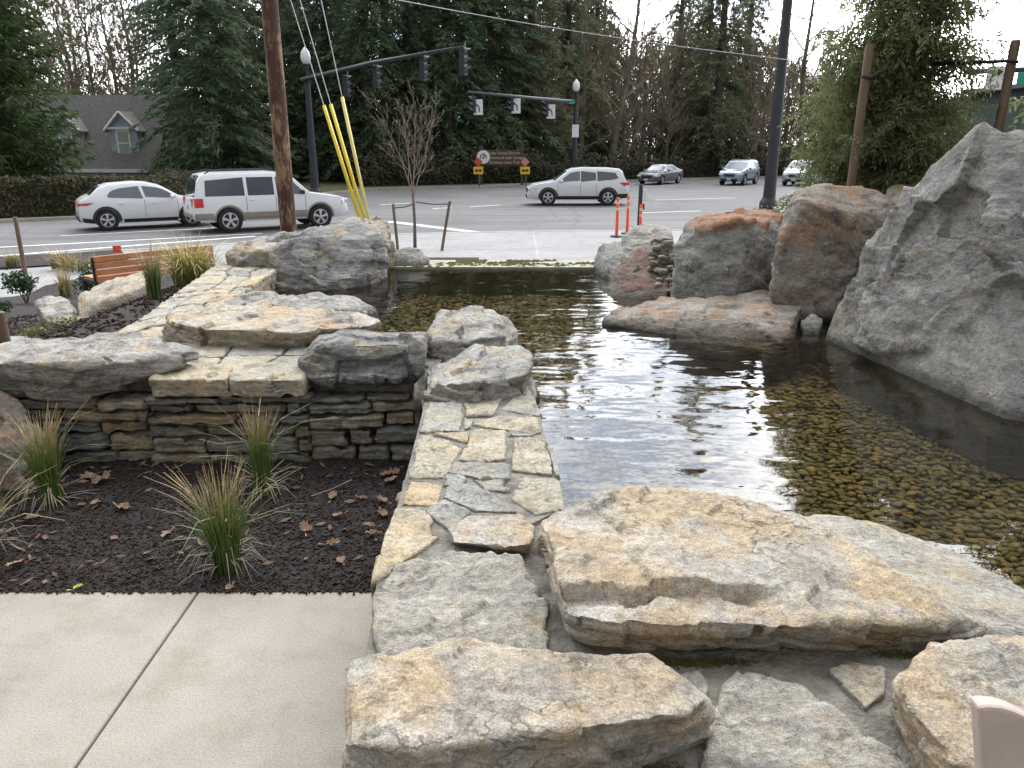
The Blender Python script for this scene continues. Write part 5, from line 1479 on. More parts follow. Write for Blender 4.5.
# arrow sign on a far right arm
asn = Yp(995, 78, 24)
ro = empty("turn_arrow_sign", asn-Vector((0, 0, .35))); tag(ro, "white right turn arrow sign beside the round stake", "road sign")
MB().box((0, 0, .35), (.52, .03, .62), bev=.01).build("sign_panel", M['signwhite'], ro)
m_ = MB(); pts = [(-.13, -.02, .22)]
for k in range(7):
    a = R(75)*k/6; pts.append((-.13+.24*(1-math.cos(a)), -.02, .28+.22*math.sin(a)))
m_.tube(pts, .032, 6); e = pts[-1]
m_.add([(e[0]+.15, -.03, e[2]+.03), (e[0]-.02, -.03, e[2]+.11), (e[0]+.02, -.03, e[2]-.10)], [(0, 1, 2)])
m_.build("arrow", M['signblack'], ro)
text_obj("ONLY", .13, M['signblack'], ro, (0, -.018, .12))
mp_ = Yp(1090, 200, 24.4); mp_.z = ZR
m4 = mast_pole("dark signal pole beyond the right edge, carrying the arrow sign's arm", mp_, 6.5, .2)
MB().tube([to_local(m4, Vector((mp_.x, mp_.y, asn.z+.36))), to_local(m4, Yp(965, 72, 24.2))], [.10, .07], 8).build("arm", M['darkgrey'], m4, smooth=True)
q = Yp(1016, 80, 24.1); gs2 = empty("street_name_sign", q-Vector((0, 0, .16))); tag(gs2, "green sign plate partly hidden by the round stake", "street sign")
MB().box((.42, 0, .2), (.8, .03, .34), bev=.01).build("sign_panel", M['signgreen'], gs2)

# wooden notice sign across the road
sp_ = Yp(498, 183, 57); sp_.z = ZR+.1
ps = empty("park_sign", sp_); tag(ps, "brown wooden park sign with round white emblem before the firs", "sign")
sx0, sx1 = Yp(482, 160, 57).x-sp_.x, Yp(521, 160, 57).x-sp_.x
zt_, zb_ = Yp(500, 150, 57).z-sp_.z, Yp(500, 165.5, 57).z-sp_.z
MB().box(((sx0+sx1)/2, 0, (zt_+zb_)/2), (sx1-sx0, .08, zt_-zb_), bev=.02).build("sign_board", M['signbrown'], ps)
for xx in (sx0-.1, sx1+.08):
    MB().box((xx, .05, zt_/2+.15), (.20, .20, zt_+.3)).build("post", M['signbrown'], ps)
cxs = (sx0+sx1)/2+.22; hh = (zt_-zb_)
for k, tx in enumerate(("Lake Grove District", "Greenwood Lake Garage", "< Rossman Lake Trail >")):
    text_obj(tx, .27, M['cream'], ps, (cxs, -.05, zt_-hh*(.2+.3*k)))
em = MB().lathe([(.46, -.06), (.46, -.02), (.43, -.0)], (sx0+.10, -.03, zb_+hh*.55), 24, 'y').build("emblem", M['signwhite'], ps)
m_ = MB(); ex, ez = sx0+.10, zb_+hh*.55
m_.tube([(ex+.2*math.cos(a), -.10, ez+.2*math.sin(a)) for a in [R(t) for t in range(-30, 230, 20)]], .035, 6); m_.tube([(ex-.05, -.10, ez-.12), (ex+.1, -.10, ez+.12)], .04, 6)
m_.build("emblem_mark", M['visor'], em)
for (u, lb, lb2, mt) in ((478.5, "yellow double arrow sign left of the park sign", "red diamond sign left of the park sign", 'signred'), (525, "yellow double arrow sign right of the park sign", "faded pink diamond sign right of the park sign", 'signpink')):
    q = Yp(u, 186, 55.2); q.z = ZR+.08
    o_ = empty("arrow_sign", q); tag(o_, lb, "road sign", "yellow arrow signs across the road")
    zc = Yp(u, 170.5, 55.2).z-q.z
    MB().box((0, -.03, zc), (.66, .03, .50), bev=.02).build("sign_panel", M['signyellow'], o_)
    MB().box((0.05, .04, zc*.5+.35), (.10, .08, zc+.7)).build("post", M['visor'], o_)
    m_ = MB(); m_.box((0, -.055, zc), (.30, .012, .09))
    for s in (-1, 1): m_.add([(s*.26, -.06, zc), (s*.10, -.06, zc+.13), (s*.10, -.06, zc-.13)], [(0, 1, 2)])
    m_.build("arrow", M['signblack'], o_)
    d_ = empty("diamond_sign", q+Vector((0, -.02, zc+.26))); tag(d_, lb2, "road sign", "diamond signs above the arrow signs")
    s = .31
    m_ = MB().add([(s, -.02, s), (0, -.02, 0), (-s, -.02, s), (0, -.02, 2*s), (s, .02, s), (0, .02, 0), (-s, .02, s), (0, .02, 2*s)], [(0, 1, 2, 3), (7, 6, 5, 4), (0, 4, 5, 1), (1, 5, 6, 2), (2, 6, 7, 3), (3, 7, 4, 0)])
    m_.build("sign_panel", M[mt], d_)

# orange lane posts and the push-button post
for (u, vb, Y, h, lb) in ((616.5, 237, 24.2, 1.16, "orange post nearest the boulders, with its base showing"), (627, 234, 25.3, 1.16, "middle orange post of the three by the crossing"), (640, 232, 28.5, .85, "shortest looking orange post, next to the black post")):
    b = Hp(u, vb, ZR+.12); 
    o_ = empty("delineator_post", b); tag(o_, lb, "traffic post", "orange posts by the crossing")
    MB().lathe([(.20, 0), (.18, .05), (.07, .07)], n=14).build("base", M['blackmetal'], o_)
    MB().lathe([(.047, .06), (.047, h), (.035, h+.03)], n=12).build("tube", M['orange'], o_, smooth=True, sharp=40)
    for z in (h-.36, h-.17):
        MB().lathe([(.050, z), (.050, z+.085)], n=12).build("band", M['reflect'], o_, smooth=True, sharp=40)
b = Hp(639, 228, ZR+.12)
o_ = empty("push_button_post", b); tag(o_, "short black post with a crossing button behind the boulders", "post")
MB().lathe([(.07, 0), (.07, 1.42), (.05, 1.46)], n=12).build("tube", M['blackmetal'], o_, smooth=True, sharp=40)
MB().box((.10, 0, .72), (.10, .12, .20), bev=.02).build("button_box", M['blackmetal'], o_)
MB().box((.17, .02, 1.1), (.03, .22, .38)).build("sign_plate", M['signwhite'], o_)

# ------------------------------------------------------------------ VEHICLES
def interp(pts, x):
    if x <= pts[0][0]: return pts[0][1]
    for (x0, y0), (x1, y1) in zip(pts, pts[1:]):
        if x <= x1: return y0+(y1-y0)*(x-x0)/(x1-x0+1e-9)
    return pts[-1][1]
def vehicle(name, label, cat, loc, heading, S):
    Lc, W = S['L'], S['W']; top = S['top']; belt = S['belt']; zb0 = S['zb']; wr = S['wr']
    root = empty(name, loc, heading); tag(root, label, cat)
    def zt(x): return interp(top, x)
    def hw(x): return W/2*interp(S.get('plan', [(0, .86), (.03, .95), (.12, 1), (.82, 1), (.93, .95), (.98, .84), (1, .72)]), x)
    def zbot(x): return zb0+interp([(0, .12), (.06, .02), (.1, 0), (.9, 0), (.96, .02), (1, .08)], x)
    tum = S.get('tum', .20)
    roof = max(z for _, z in top)
    def zbelt(x): return min(interp(belt, x), zt(x)-.05)
    def side_y(x, z):
        zl = zbelt(x); b_ = zbot(x); w_ = hw(x)
        if z <= zl:
            t_ = (z-b_)/(zl-b_+1e-6)
            return w_*interp([(0, .90), (.18, .965), (.45, 1.0), (.8, .99), (1, .965)], t_)
        return w_*(.965-tum*(z-zl)/(roof-interp(belt, .4)))
    xs = sorted(set([p[0] for p in top]+[i/44 for i in range(45)]))
    rows = []
    for x in xs:
        z1 = zt(x); zl = zbelt(x); b_ = zbot(x)
        r = [(0, b_)]
        for f in (0, .18, .45, .8, 1): z = b_+(zl-b_)*f; r.append((side_y(x, z), z))
        g = z1-zl
        for f in (.35, .72): z = zl+g*f; r.append((side_y(x, z), z))
        y9 = side_y(x, zl+g*.9)
        r += [(y9*.985, zl+g*.9), (y9*.93, zl+g*.97), (y9*.7, z1-.002), (y9*.35, z1+.008), (0, z1+.012)]
        rows.append(r)
    nr = len(rows[0]); vs = []; fs = []
    full = 2*nr-2
    for x, r in zip(xs, rows):
        X = (x-.5)*Lc
        ring = [(X, y, z) for y, z in r]+[(X, -y, z) for y, z in r[-2:0:-1]]
        vs += ring
    for i in range(len(xs)-1):
        for k in range(full):
            k2 = (k+1) % full
            fs.append((i*full+k, (i+1)*full+k, (i+1)*full+k2, i*full+k2))
    fs.append(tuple(range(full))); fs.append(tuple((len(xs)-1)*full+k for k in range(full))[::-1])
    body = MB().add(vs, fs).build("body", M[S['paint']], root, smooth=True, sharp=32, fix=True)
    # wheel wells cut with a boolean, then baked
    cut = MB()
    for wx in S['wx']:
        for s in (-1, 1):
            cut.lathe([(wr*1.13, -.20), (wr*1.13, .24)], ((wx-.5)*Lc, s*(W/2-.05), wr+.02), 26, 'y')
    co = cut.build("cutter", M['cladding'], root, fix=True)
    md = body.modifiers.new("wells", 'BOOLEAN'); md.object = co; md.operation = 'DIFFERENCE'; md.solver = 'EXACT'
    bpy.context.view_layer.update()
    ev = body.evaluated_get(bpy.context.evaluated_depsgraph_get())
    me2 = bpy.data.meshes.new_from_object(ev)
    body.modifiers.clear(); body.data = me2
    bpy.data.objects.remove(co)
    me2.set_sharp_from_angle(angle=R(32))
    P = lambda x, z, s, o=.006: ((x-.5)*Lc, s*(side_y(x, z)+o), z)
    def side_patch(nm, poly, mat, o=.006, both=True):
        # polygon in (x,z), filled by horizontal slices so that it follows the body side
        for s in ((-1, 1) if both else (1,)):
            zs = [p[1] for p in poly]; z0, z1 = min(zs), max(zs); n = 7; v_ = []; f_ = []
            for k in range(n+1):
                z = z0+(z1-z0)*min(max(k/n, .001), .999)
                xi = []
                for (xa, za), (xb, zb_) in zip(poly, poly[1:]+poly[:1]):
                    if (za-z)*(zb_-z) < 0: xi.append(xa+(xb-xa)*(z-za)/(zb_-za))
                if len(xi) < 2: xi = [poly[0][0]]*2
                xa, xb = min(xi), max(xi)
                for j in range(9):
                    x = xa+(xb-xa)*j/8; v_.append(P(x, z, s, o))
            for k in range(n):
                for j in range(8):
                    a = k*9+j; f_.append((a, a+1, a+10, a+9) if s < 0 else (a, a+9, a+10, a+1))
            MB().add(v_, f_).build(nm, M[mat], root, smooth=True)
    for (poly, mat) in S['glass']: side_patch("side_window", poly, mat)
    def top_patch(nm, xa, xb, mat, fy=.86, o=.012):
        v_ = []; f_ = []; n = 8; q = 8
        for i in range(n+1):
            x = xa+(xb-xa)*i/n; z = zt(x); zl = zbelt(x); y9 = side_y(x, zl+(z-zl)*.9)
            for j in range(q+1):
                t_ = -1+2*j/q; yy = y9*fy*t_
                v_.append(((x-.5)*Lc+(o if xa > .4 else -o), yy, z+o*.7-.02*abs(t_)**3))
        for i in range(n):
            for j in range(q):
                a = i*(q+1)+j; f_.append((a, a+1, a+q+2, a+q+1))
        MB().add(v_, f_).build(nm, M[mat], root, smooth=True)
    top_patch("windshield", S['ws'][0], S['ws'][1], S.get('wsmat', 'carglasslite'))
    top_patch("rear_window", S['rw'][0], S['rw'][1], 'carglass')
    for (xz, mat) in S.get('clad', []): side_patch("lower_cladding", xz, mat, .012)
    # wheels
    for wx in S['wx']:
        for s in (-1, 1):
            wh = empty("wheel", ((wx-.5)*Lc, s*(W/2-.12), wr)); wh.parent = root
            MB().lathe([(wr*.60, -.11*s), (wr*.93, -.11*s), (wr, -.085*s), (wr, .085*s), (wr*.93, .11*s), (wr*.68, .11*s), (wr*.64, .05*s)], n=28, axis='y', cap=False).build("tyre", M['tyre'], wh, smooth=True, sharp=40, fix=True)
            m_ = MB(); yo = s*.080
            m_.lathe([(wr*.56, 0), (wr*.66, 0), (wr*.66, s*.012), (wr*.60, s*.02), (wr*.57, s*.004)], (0, yo, 0), 28, 'y', False)
            nsp = S.get('spokes', 5)
            for k in range(nsp):
                a = 2*math.pi*k/nsp+.3; da = .30 if nsp <= 5 else .2
                pts = []
                for (rr, w_) in ((.10, da*1.2), (.62, da)):
                    for sg in (-1, 1):
                        ang_ = a+sg*w_*(1.6 if rr < .2 else .8); pts.append((wr*rr*math.cos(ang_), yo+s*(.03 if rr < .2 else .02), wr*rr*math.sin(ang_)))
                m_.add(pts, [(0, 1, 3, 2)])
            m_.lathe([(wr*.16, 0), (wr*.15, s*.04), (wr*.05, s*.045)], (0, yo, 0), 14, 'y')
            m_.build("rim", M[S.get('rim', 'rim')], wh, smooth=True, sharp=35)
            MB().lathe([(wr*.6, -.02), (wr*.6, .0)], (0, yo-s*.045, 0), 24, 'y').build("hub", M['cladding'], wh)
            # arch moulding round the opening
            m_ = MB(); v_ = []; f_ = []; n = 18
            for k in range(n+1):
                a = R(-8)+(math.pi+R(16))*k/n
                for rr in (1.10, S.get('archw', 1.26)):
                    x = wx+wr*rr*math.cos(a)/Lc; z = wr+.02+wr*rr*math.sin(a)
                    v_.append(P(x, max(z, zb0+.02), s, .016))
            for k in range(n): a = 2*k; f_.append((a, a+1, a+3, a+2))
            m_.add(v_, f_).build("wheel_arch", M[S.get('arch', 'cladding')], root, smooth=True)
    # lamps, bumpers, plates, mirrors, handles
    for poly in S['tail']: side_patch("tail_lamp", poly, 'tail', .014)
    for poly in S['head']: side_patch("headlight", poly, 'head', .014)
    W2 = W/2
    zb_ = zbot(0)
    MB().box((-.5*Lc+.04, 0, S['bump'][0]), (.16, W*.80, .20), bev=.05).build("rear_bumper", M[S.get('bumpmat', 'cladding')], root, smooth=True)
    MB().box((.5*Lc-.06, 0, S['bump'][1]), (.20, W*.68, .18), bev=.06).build("front_bumper", M[S.get('fbump', S.get('bumpmat', 'cladding'))], root, smooth=True)
    MB().box((.5*Lc-.03, 0, S['grille']), (.10, W*.42, .20), bev=.03).build("grille", M['cladding'], root)
    for s in (-1, 1):
        MB().box((.5*Lc-.10, s*W*.36, S['grille']+.06), (.14, W*.17, .13), bev=.04).build("headlight", M['head'], root, smooth=True)
        MB().box((-.5*Lc+.05, s*W*.385, S['tailz']), (.09, W*.12, S.get('tailh', .2)), bev=.03).build("tail_lamp", M['tail'], root, smooth=True)
        mx_ = S['mir']; zz = zbelt(mx_)+.10
        MB().box(((mx_-.5)*Lc, s*(W2+.10), zz), (.12, .20, .15), bev=.04).build("mirror", M[S.get('mirmat', S['paint'])], root, smooth=True)
        for hx in S['hand']:
            q = P(hx, zbelt(hx)-.11, s, .02); MB().box(q, (.17, .03, .035), bev=.01).build("door_handle", M[S['paint']], root)
        for dx in S['seam']:
            m_ = MB(); n = 6; v_ = []
            for k in range(n+1):
                z = zb0+.22+(zbelt(dx)-zb0-.22)*k/n
                v_ += [P(dx-.0013, z, s, .004), P(dx+.0013, z, s, .004)]
            m_.add(v_, [(2*k, 2*k+1, 2*k+3, 2*k+2) for k in range(n)]).build("door_seam", M['cladding'], root)
        if S.get('rack'):
            z = zt(.3); MB().tube([((.10-.5)*Lc, s*W*.33, zt(.10)), ((.13-.5)*Lc, s*W*.33, zt(.13)+.06), ((.5-.5)*Lc, s*W*.33, zt(.5)+.06), ((.55-.5)*Lc, s*W*.33, zt(.55))], .022, 6).build("roof_rail", M['cladding'], root)
    MB().box((-.5*Lc-.005, 0, S['plz']), (.02, .32, .16), bev=.005).build("licence_plate", M['plate'], root)
    MB().box((.5*Lc+.035, 0, S['bump'][1]+.02), (.02, .32, .14), bev=.005).build("licence_plate", M['plate'], root)
    return root

EXP = dict(L=5.35, W=2.02, zb=.36, wr=.405, wx=(.215, .795), paint='carwhite', tum=.17,
  top=[(0, .80), (.008, 1.10), (.02, 1.20), (.045, 1.72), (.07, 1.90), (.14, 1.96), (.5, 1.97), (.58, 1.93), (.62, 1.86), (.735, 1.27), (.78, 1.22), (.93, 1.10), (.97, 1.03), (.99, .85), (1, .62)],
  belt=[(0, 1.18), (1, 1.18)], plan=[(0, .93), (.03, .98), (.1, 1), (.85, 1), (.95, .95), (.985, .86), (1, .78)],
  glass=[([(.08, 1.21), (.09, 1.78), (.318, 1.80), (.318, 1.21)], 'carglass'), ([(.338, 1.21), (.338, 1.80), (.503, 1.80), (.503, 1.21)], 'carglass'), ([(.52, 1.21), (.52, 1.80), (.605, 1.77), (.69, 1.30), (.70, 1.21)], 'carglasslite')],
  ws=(.625, .73), rw=(.02, .065), clad=[([(.30, .42), (.30, .66), (.70, .66), (.70, .42)], 'beige'), ([(.01, .45), (.01, .66), (.12, .66), (.12, .45)], 'beige')],
  arch='beige', archw=1.24, tail=[[(.012, .86), (.012, 1.15), (.065, 1.15), (.065, .86)]], head=[[(.945, .80), (.945, .98), (.985, .96), (.985, .82)]],
  bump=(.58, .58), bumpmat='beige', grille=.88, tailz=1.0, tailh=.30, mir=.68, mirmat='cladding', hand=(.36, .53), seam=(.325, .51, .70), rack=True, plz=.85, rim='rim', spokes=5)
UX = dict(L=4.5, W=1.86, zb=.24, wr=.355, wx=(.185, .795), paint='carwhite', tum=.24,
  top=[(0, .70), (.012, .98), (.04, 1.08), (.085, 1.18), (.155, 1.46), (.23, 1.56), (.40, 1.61), (.50, 1.59), (.59, 1.48), (.735, 1.08), (.80, 1.03), (.93, .88), (.97, .80), (1, .55)],
  belt=[(0, 1.03), (.2, 1.03), (.7, .99), (1, .93)],
  glass=[([(.20, 1.15), (.235, 1.33), (.31, 1.43), (.43, 1.47), (.455, 1.05), (.225, 1.08)], 'carglasslite'), ([(.475, 1.05), (.455, 1.47), (.53, 1.45), (.61, 1.34), (.69, 1.09), (.69, 1.04)], 'carglasslite')],
  ws=(.595, .725), rw=(.09, .17), clad=[([(.30, .26), (.30, .38), (.69, .38), (.69, .26)], 'cladding'), ([(.02, .30), (.02, .46), (.10, .40), (.10, .26)], 'cladding')],
  arch='cladding', archw=1.28, tail=[[(.005, .88), (.005, .94), (.11, .96), (.06, .86)]], head=[[(.92, .70), (.92, .80), (.98, .74), (.98, .68)]],
  bump=(.42, .40), grille=.55, tailz=.90, tailh=.10, mir=.66, hand=(.30, .53), seam=(.46, .70), plz=.68, rim='rim', spokes=5)
PIL = dict(L=4.95, W=2.0, zb=.28, wr=.385, wx=(.205, .795), paint='carwhite', tum=.20,
  top=[(0, .75), (.01, 1.02), (.03, 1.18), (.065, 1.60), (.09, 1.72), (.2, 1.77), (.45, 1.79), (.55, 1.74), (.60, 1.66), (.735, 1.17), (.78, 1.12), (.93, 1.0), (.97, .90), (.99, .75), (1, .55)],
  belt=[(0, 1.12), (.3, 1.10), (1, 1.02)],
  glass=[([(.10, 1.25), (.14, 1.57), (.315, 1.62), (.315, 1.16)], 'carglass'), ([(.328, 1.155), (.328, 1.62), (.475, 1.625), (.475, 1.13)], 'carglass'), ([(.485, 1.13), (.485, 1.625), (.565, 1.585), (.685, 1.17), (.69, 1.11)], 'carglasslite')],
  ws=(.61, .73), rw=(.03, .075), clad=[([(.29, .30), (.29, .46), (.71, .46), (.71, .30)], 'cladding'), ([(.01, .36), (.01, .56), (.11, .56), (.11, .36)], 'cladding')],
  arch='cladding', archw=1.24, tail=[[(.012, .98), (.012, 1.13), (.10, 1.08), (.05, .93)]], head=[[(.90, .80), (.90, .90), (.98, .88), (.98, .78)]],
  bump=(.45, .42), grille=.72, tailz=1.04, tailh=.16, mir=.665, mirmat='carwhite', hand=(.34, .52), seam=(.32, .48, .70), rack=False, plz=.80, rim='rim', spokes=5)
SED = dict(L=4.75, W=1.82, zb=.22, wr=.33, wx=(.20, .80), paint='carcharcoal', tum=.26,
  top=[(0, .65), (.012, .92), (.04, 1.03), (.15, 1.07), (.20, 1.14), (.33, 1.40), (.42, 1.45), (.52, 1.42), (.58, 1.34), (.70, 1.0), (.75, .96), (.92, .84), (.97, .74), (1, .5)],
  belt=[(0, .95), (.5, .93), (1, .85)],
  glass=[([(.235, 1.02), (.335, 1.30), (.43, 1.34), (.45, .97)], 'carglass'), ([(.47, .97), (.45, 1.34), (.52, 1.33), (.65, .99)], 'carglass')],
  ws=(.585, .695), rw=(.21, .32), clad=[], arch='carcharcoal', archw=1.16, tail=[[(.01, .78), (.01, .92), (.08, .92), (.06, .78)]], head=[[(.90, .62), (.90, .76), (.98, .70), (.98, .62)]],
  bump=(.42, .36), bumpmat='carcharcoal', grille=.58, tailz=.85, tailh=.16, mir=.65, hand=(.30, .50), seam=(.46, .69), plz=.72, rim='rim', spokes=7)
RAV = dict(PIL); RAV.update(L=4.5, W=1.84, paint='carblue', mirmat='carblue', rack=True, wsmat='carglasslite')
RAV2 = dict(RAV); RAV2.update(paint='carsilver', mirmat='carsilver', rack=False)
def on_road(u, v): p = Hp(u, v, ZR+.004); return p
def at_depth(u, Y): p = Yp(u, 200, Y); return Vector(((u-512)/F*(Y*CP+(CAMZ-ZR)*SP), Y, ZR+.004))
vehicle("crossover_car", "white crossover with black arches behind the large suv, its front hidden", "car", at_depth(150, 28.6), R(32), UX)
vehicle("large_suv", "big white suv with beige lower trim passing behind the utility pole", "car", at_depth(270, 28.1), R(31), EXP)
vehicle("midsize_suv", "white three row suv crossing the intersection to the left", "car", at_depth(576, 39.6), R(181), PIL)
vehicle("sedan_car", "dark grey sedan waiting across the intersection", "car", at_depth(660, 61), R(234), SED)
vehicle("small_suv", "grey blue small suv coming towards the crossing, left of the thick pole", "car", at_depth(738.5, 60), R(236), RAV)
vehicle("small_suv", "pale silver suv half hidden behind the thick dark pole", "car", at_depth(800, 59), R(238), RAV2)

# ------------------------------------------------------------------ HOUSE
hc = at_depth(107, 60); hc.z = -3.0
ha = R(-6)
ho = empty("house", hc, ha); tag(ho, "blue grey house with steep dark roof and white framed dormers", "house")
ez, rz_ = 3.15, 7.95
HL, HD = 13.0, 9.0
MB().box((0, 0, ez/2-.3), (HL, HD, ez+.6)).build("wall", M['siding'], ho)
m_ = MB()
prof = [(-HD/2-.4, ez-.25), (-HD/2+2.6, rz_), (HD/2-2.6, rz_), (HD/2+.4, ez-.25)]
vs = [(-HL/2-.4, y, z) for y, z in prof]+[(HL/2+.4, y, z) for y, z in prof]
m_.add(vs, [(0, 1, 2, 3), (7, 6, 5, 4), (0, 4, 5, 1), (1, 5, 6, 2), (2, 6, 7, 3), (3, 7, 4, 0)])
rf = m_.build("roof", M['shingle'], ho, fix=True)
MB().box((0, -HD/2-.42, ez-.25), (HL+.9, .12, .22)).build("eave_trim", M['trim'], rf)
for dx in (-4.3, .2, 4.4):
    dw, dz0, dz1, yF = 2.0, ez+.45, ez+2.55, -HD/2+.35
    dm = MB().box((dx, yF+1.6, (dz0+dz1)/2), (dw, 3.2, dz1-dz0)).build("dormer", M['siding'], ho)
    g = MB(); pk = dz1+1.0; yb = yF+3.6
    g.add([(dx-dw/2, yF-.0, dz1), (dx+dw/2, yF, dz1), (dx, yF, pk)], [(0, 1, 2)]); g.build("gable", M['siding'], dm)
    r_ = MB(); o = .22
    for s in (-1, 1):
        a = [(dx+s*(dw/2+o), yF-.18, dz1-.2), (dx, yF-.18, pk+.08), (dx, yb, pk+.08), (dx+s*(dw/2+o), yb, dz1-.2)]
        r_.add(a+[(x, y, z-.1) for x, y, z in a], [(0, 1, 2, 3), (7, 6, 5, 4), (0, 4, 5, 1), (1, 5, 6, 2), (2, 6, 7, 3), (3, 7, 4, 0)])
    r_.build("dormer_roof", M['shingle2'], dm, fix=True)
    t_ = MB()
    for s in (-1, 1): t_.tube([(dx+s*(dw/2+o), yF-.2, dz1-.18), (dx, yF-.2, pk+.03)], .09, 4)
    t_.box((dx, yF-.12, dz1-.02), (dw+.3, .16, .16))
    t_.build("gable_trim", M['trim'], dm)
    wn = MB().box((dx, yF-.02, dz0+1.12), (1.02, .10, 1.75)).build("window", M['trim'], dm)
    MB().box((dx, yF-.075, dz0+1.50), (.74, .03, .68)).build("pane", M['curtain'], wn); MB().box((dx, yF-.075, dz0+.72), (.74, .03, .68)).build("pane", M['curtain'], wn)
for k in range(5):
    x = -5.2+2.6*k
    wn = MB().box((x, -HD/2-.05, 1.85), (1.9, .12, 1.5)).build("window", M['trim'], ho)
    for s in (-1, 1): MB().box((x+s*.45, -HD/2-.115, 1.85), (.75, .03, 1.2)).build("pane", M['glassdark'], wn)
# far right low building
bd = empty("far_building", at_depth(1118, 60)); tag(bd, "low dark green building beyond the arrow sign", "building")
MB().box((0, 0, 3.3), (20, 8, 6.6)).build("wall", M['building'], bd)
MB().box((0, -4.1, 1.2), (20, .3, 2.4)).build("lower_wall", M['bluegrey'], bd)
MB().box((0, 0, 6.75), (21, 9, .3)).build("roof", M['darkroof'], bd)

# ------------------------------------------------------------------ HEDGES, FENCE, UNDERGROWTH
def hedge(label, a, b, h, dpt, n, mat, seed, name="hedge", kind=None, cat="hedge", sz=.10, zb=ZR+.1):
    rnd = random.Random(seed); a = Vector((a[0], a[1])); b = Vector((b[0], b[1])); d = b-a; ln = d.length; d.normalize(); nn = Vector((-d.y, d.x))
    m_ = MB()
    for i in range(n):
        s = rnd.random()*ln; f = rnd.random()
        hh = h*(1+.14*MN.noise(Vector((s*.35, seed, 0)))+.06*MN.noise(Vector((s*1.7, seed, 4))))
        if f < .62: t_ = 0.0+abs(rnd.gauss(0, .10)); z = hh*rnd.random()**.8
        else: t_ = rnd.random(); z = hh*(1+rnd.gauss(0, .025))
        if kind: z *= .75+.7*MN.noise(Vector((s*.6, seed, 8)))+.5*MN.noise(Vector((s*2.1, seed, 2)))+(.5 if rnd.random() < .12 else 0)
        if rnd.random() < .05: z *= 1.08
        dd = dpt*(t_-.5)+.15*MN.noise(Vector((s*1.3, z*1.3, seed)))
        q = a+d*s+nn*dd; p = Vector((q.x, q.y, zb+z))
        e1 = Vector((rnd.gauss(0, 1), rnd.gauss(0, 1), rnd.gauss(0, 1))).normalized(); e2 = e1.orthogonal().normalized(); g = sz*rnd.uniform(.5, 1.2)
        m_.add([p-e1*g, p+e2*g*.5, p+e1*g, p-e2*g*.5], [(0, 1, 2, 3)])
    q = [a-nn*dpt*.4, b-nn*dpt*.4, b+nn*dpt*.4, a+nn*dpt*.4]
    m_.prism([tuple(p) for p in q], zb-.1, zb+h*(.35 if kind else .86))
    o = m_.build(name, mat); return tag(o, label, cat, kind=kind)
hd = Vector((.87, .5)); hn = Vector((-.5, .87))
def along(s, off): p = Vector((-19.7, 29.8))+hd*s+hn*off; return (p.x, p.y)
hedge("clipped brownish hedge along the far kerb at the left", along(-16, 1.9), along(4.6, 1.9), 1.42, 1.8, 15000, M['hedge'], 3, sz=.11)
hedge("low scrubby hedge between the white cars and the dark firs", along(5.2, 2.2), along(9.5, 13), 1.25, 1.8, 8000, M['hedge'], 4, sz=.11)
hedge("dark scrub and ivy covering the ground under the firs", (-11, 56), (2, 62.5), 1.7, 3.5, 9000, M['under'], 5, name="undergrowth", kind="stuff", cat="undergrowth", sz=.16)
hedge("dark scrub growing along the foot of the bare trees", (2, 63), (18, 73.5), 1.5, 3.0, 8000, M['under'], 6, name="undergrowth", kind="stuff", cat="undergrowth", sz=.16)
hedge("dark scrub along the right side street's far verge", (18, 74), (48, 82), 1.7, 3.0, 8000, M['under'], 7, name="undergrowth", kind="stuff", cat="undergrowth", sz=.18)
fe = empty("mesh_fence", (9, 65, ZR+.1)); tag(fe, "dark mesh fence along the verge behind the dark sedan", "fence")
m_ = MB(); a = Vector((1.5, 61.2)); b = Vector((18.0, 71.8)); d = (b-a); n = 120
for k in range(n+1):
    p = a+d*k/n; m_.box((p.x-9, p.y-65, .62), (.035, .035, 1.2))
m_.build("mesh_panel", M['fence'], fe)
for k in range(9):
    p = a+d*k/8; MB().box((p.x-9, p.y-65, .68), (.09, .09, 1.36)).build("post", M['fence'], fe)
rl = MB()
for z in (.1, 1.18): rl.tube([(a.x-9, a.y-65, z), (b.x-9, b.y-65, z)], .035, 4)
rl.build("rail", M['fence'], fe)

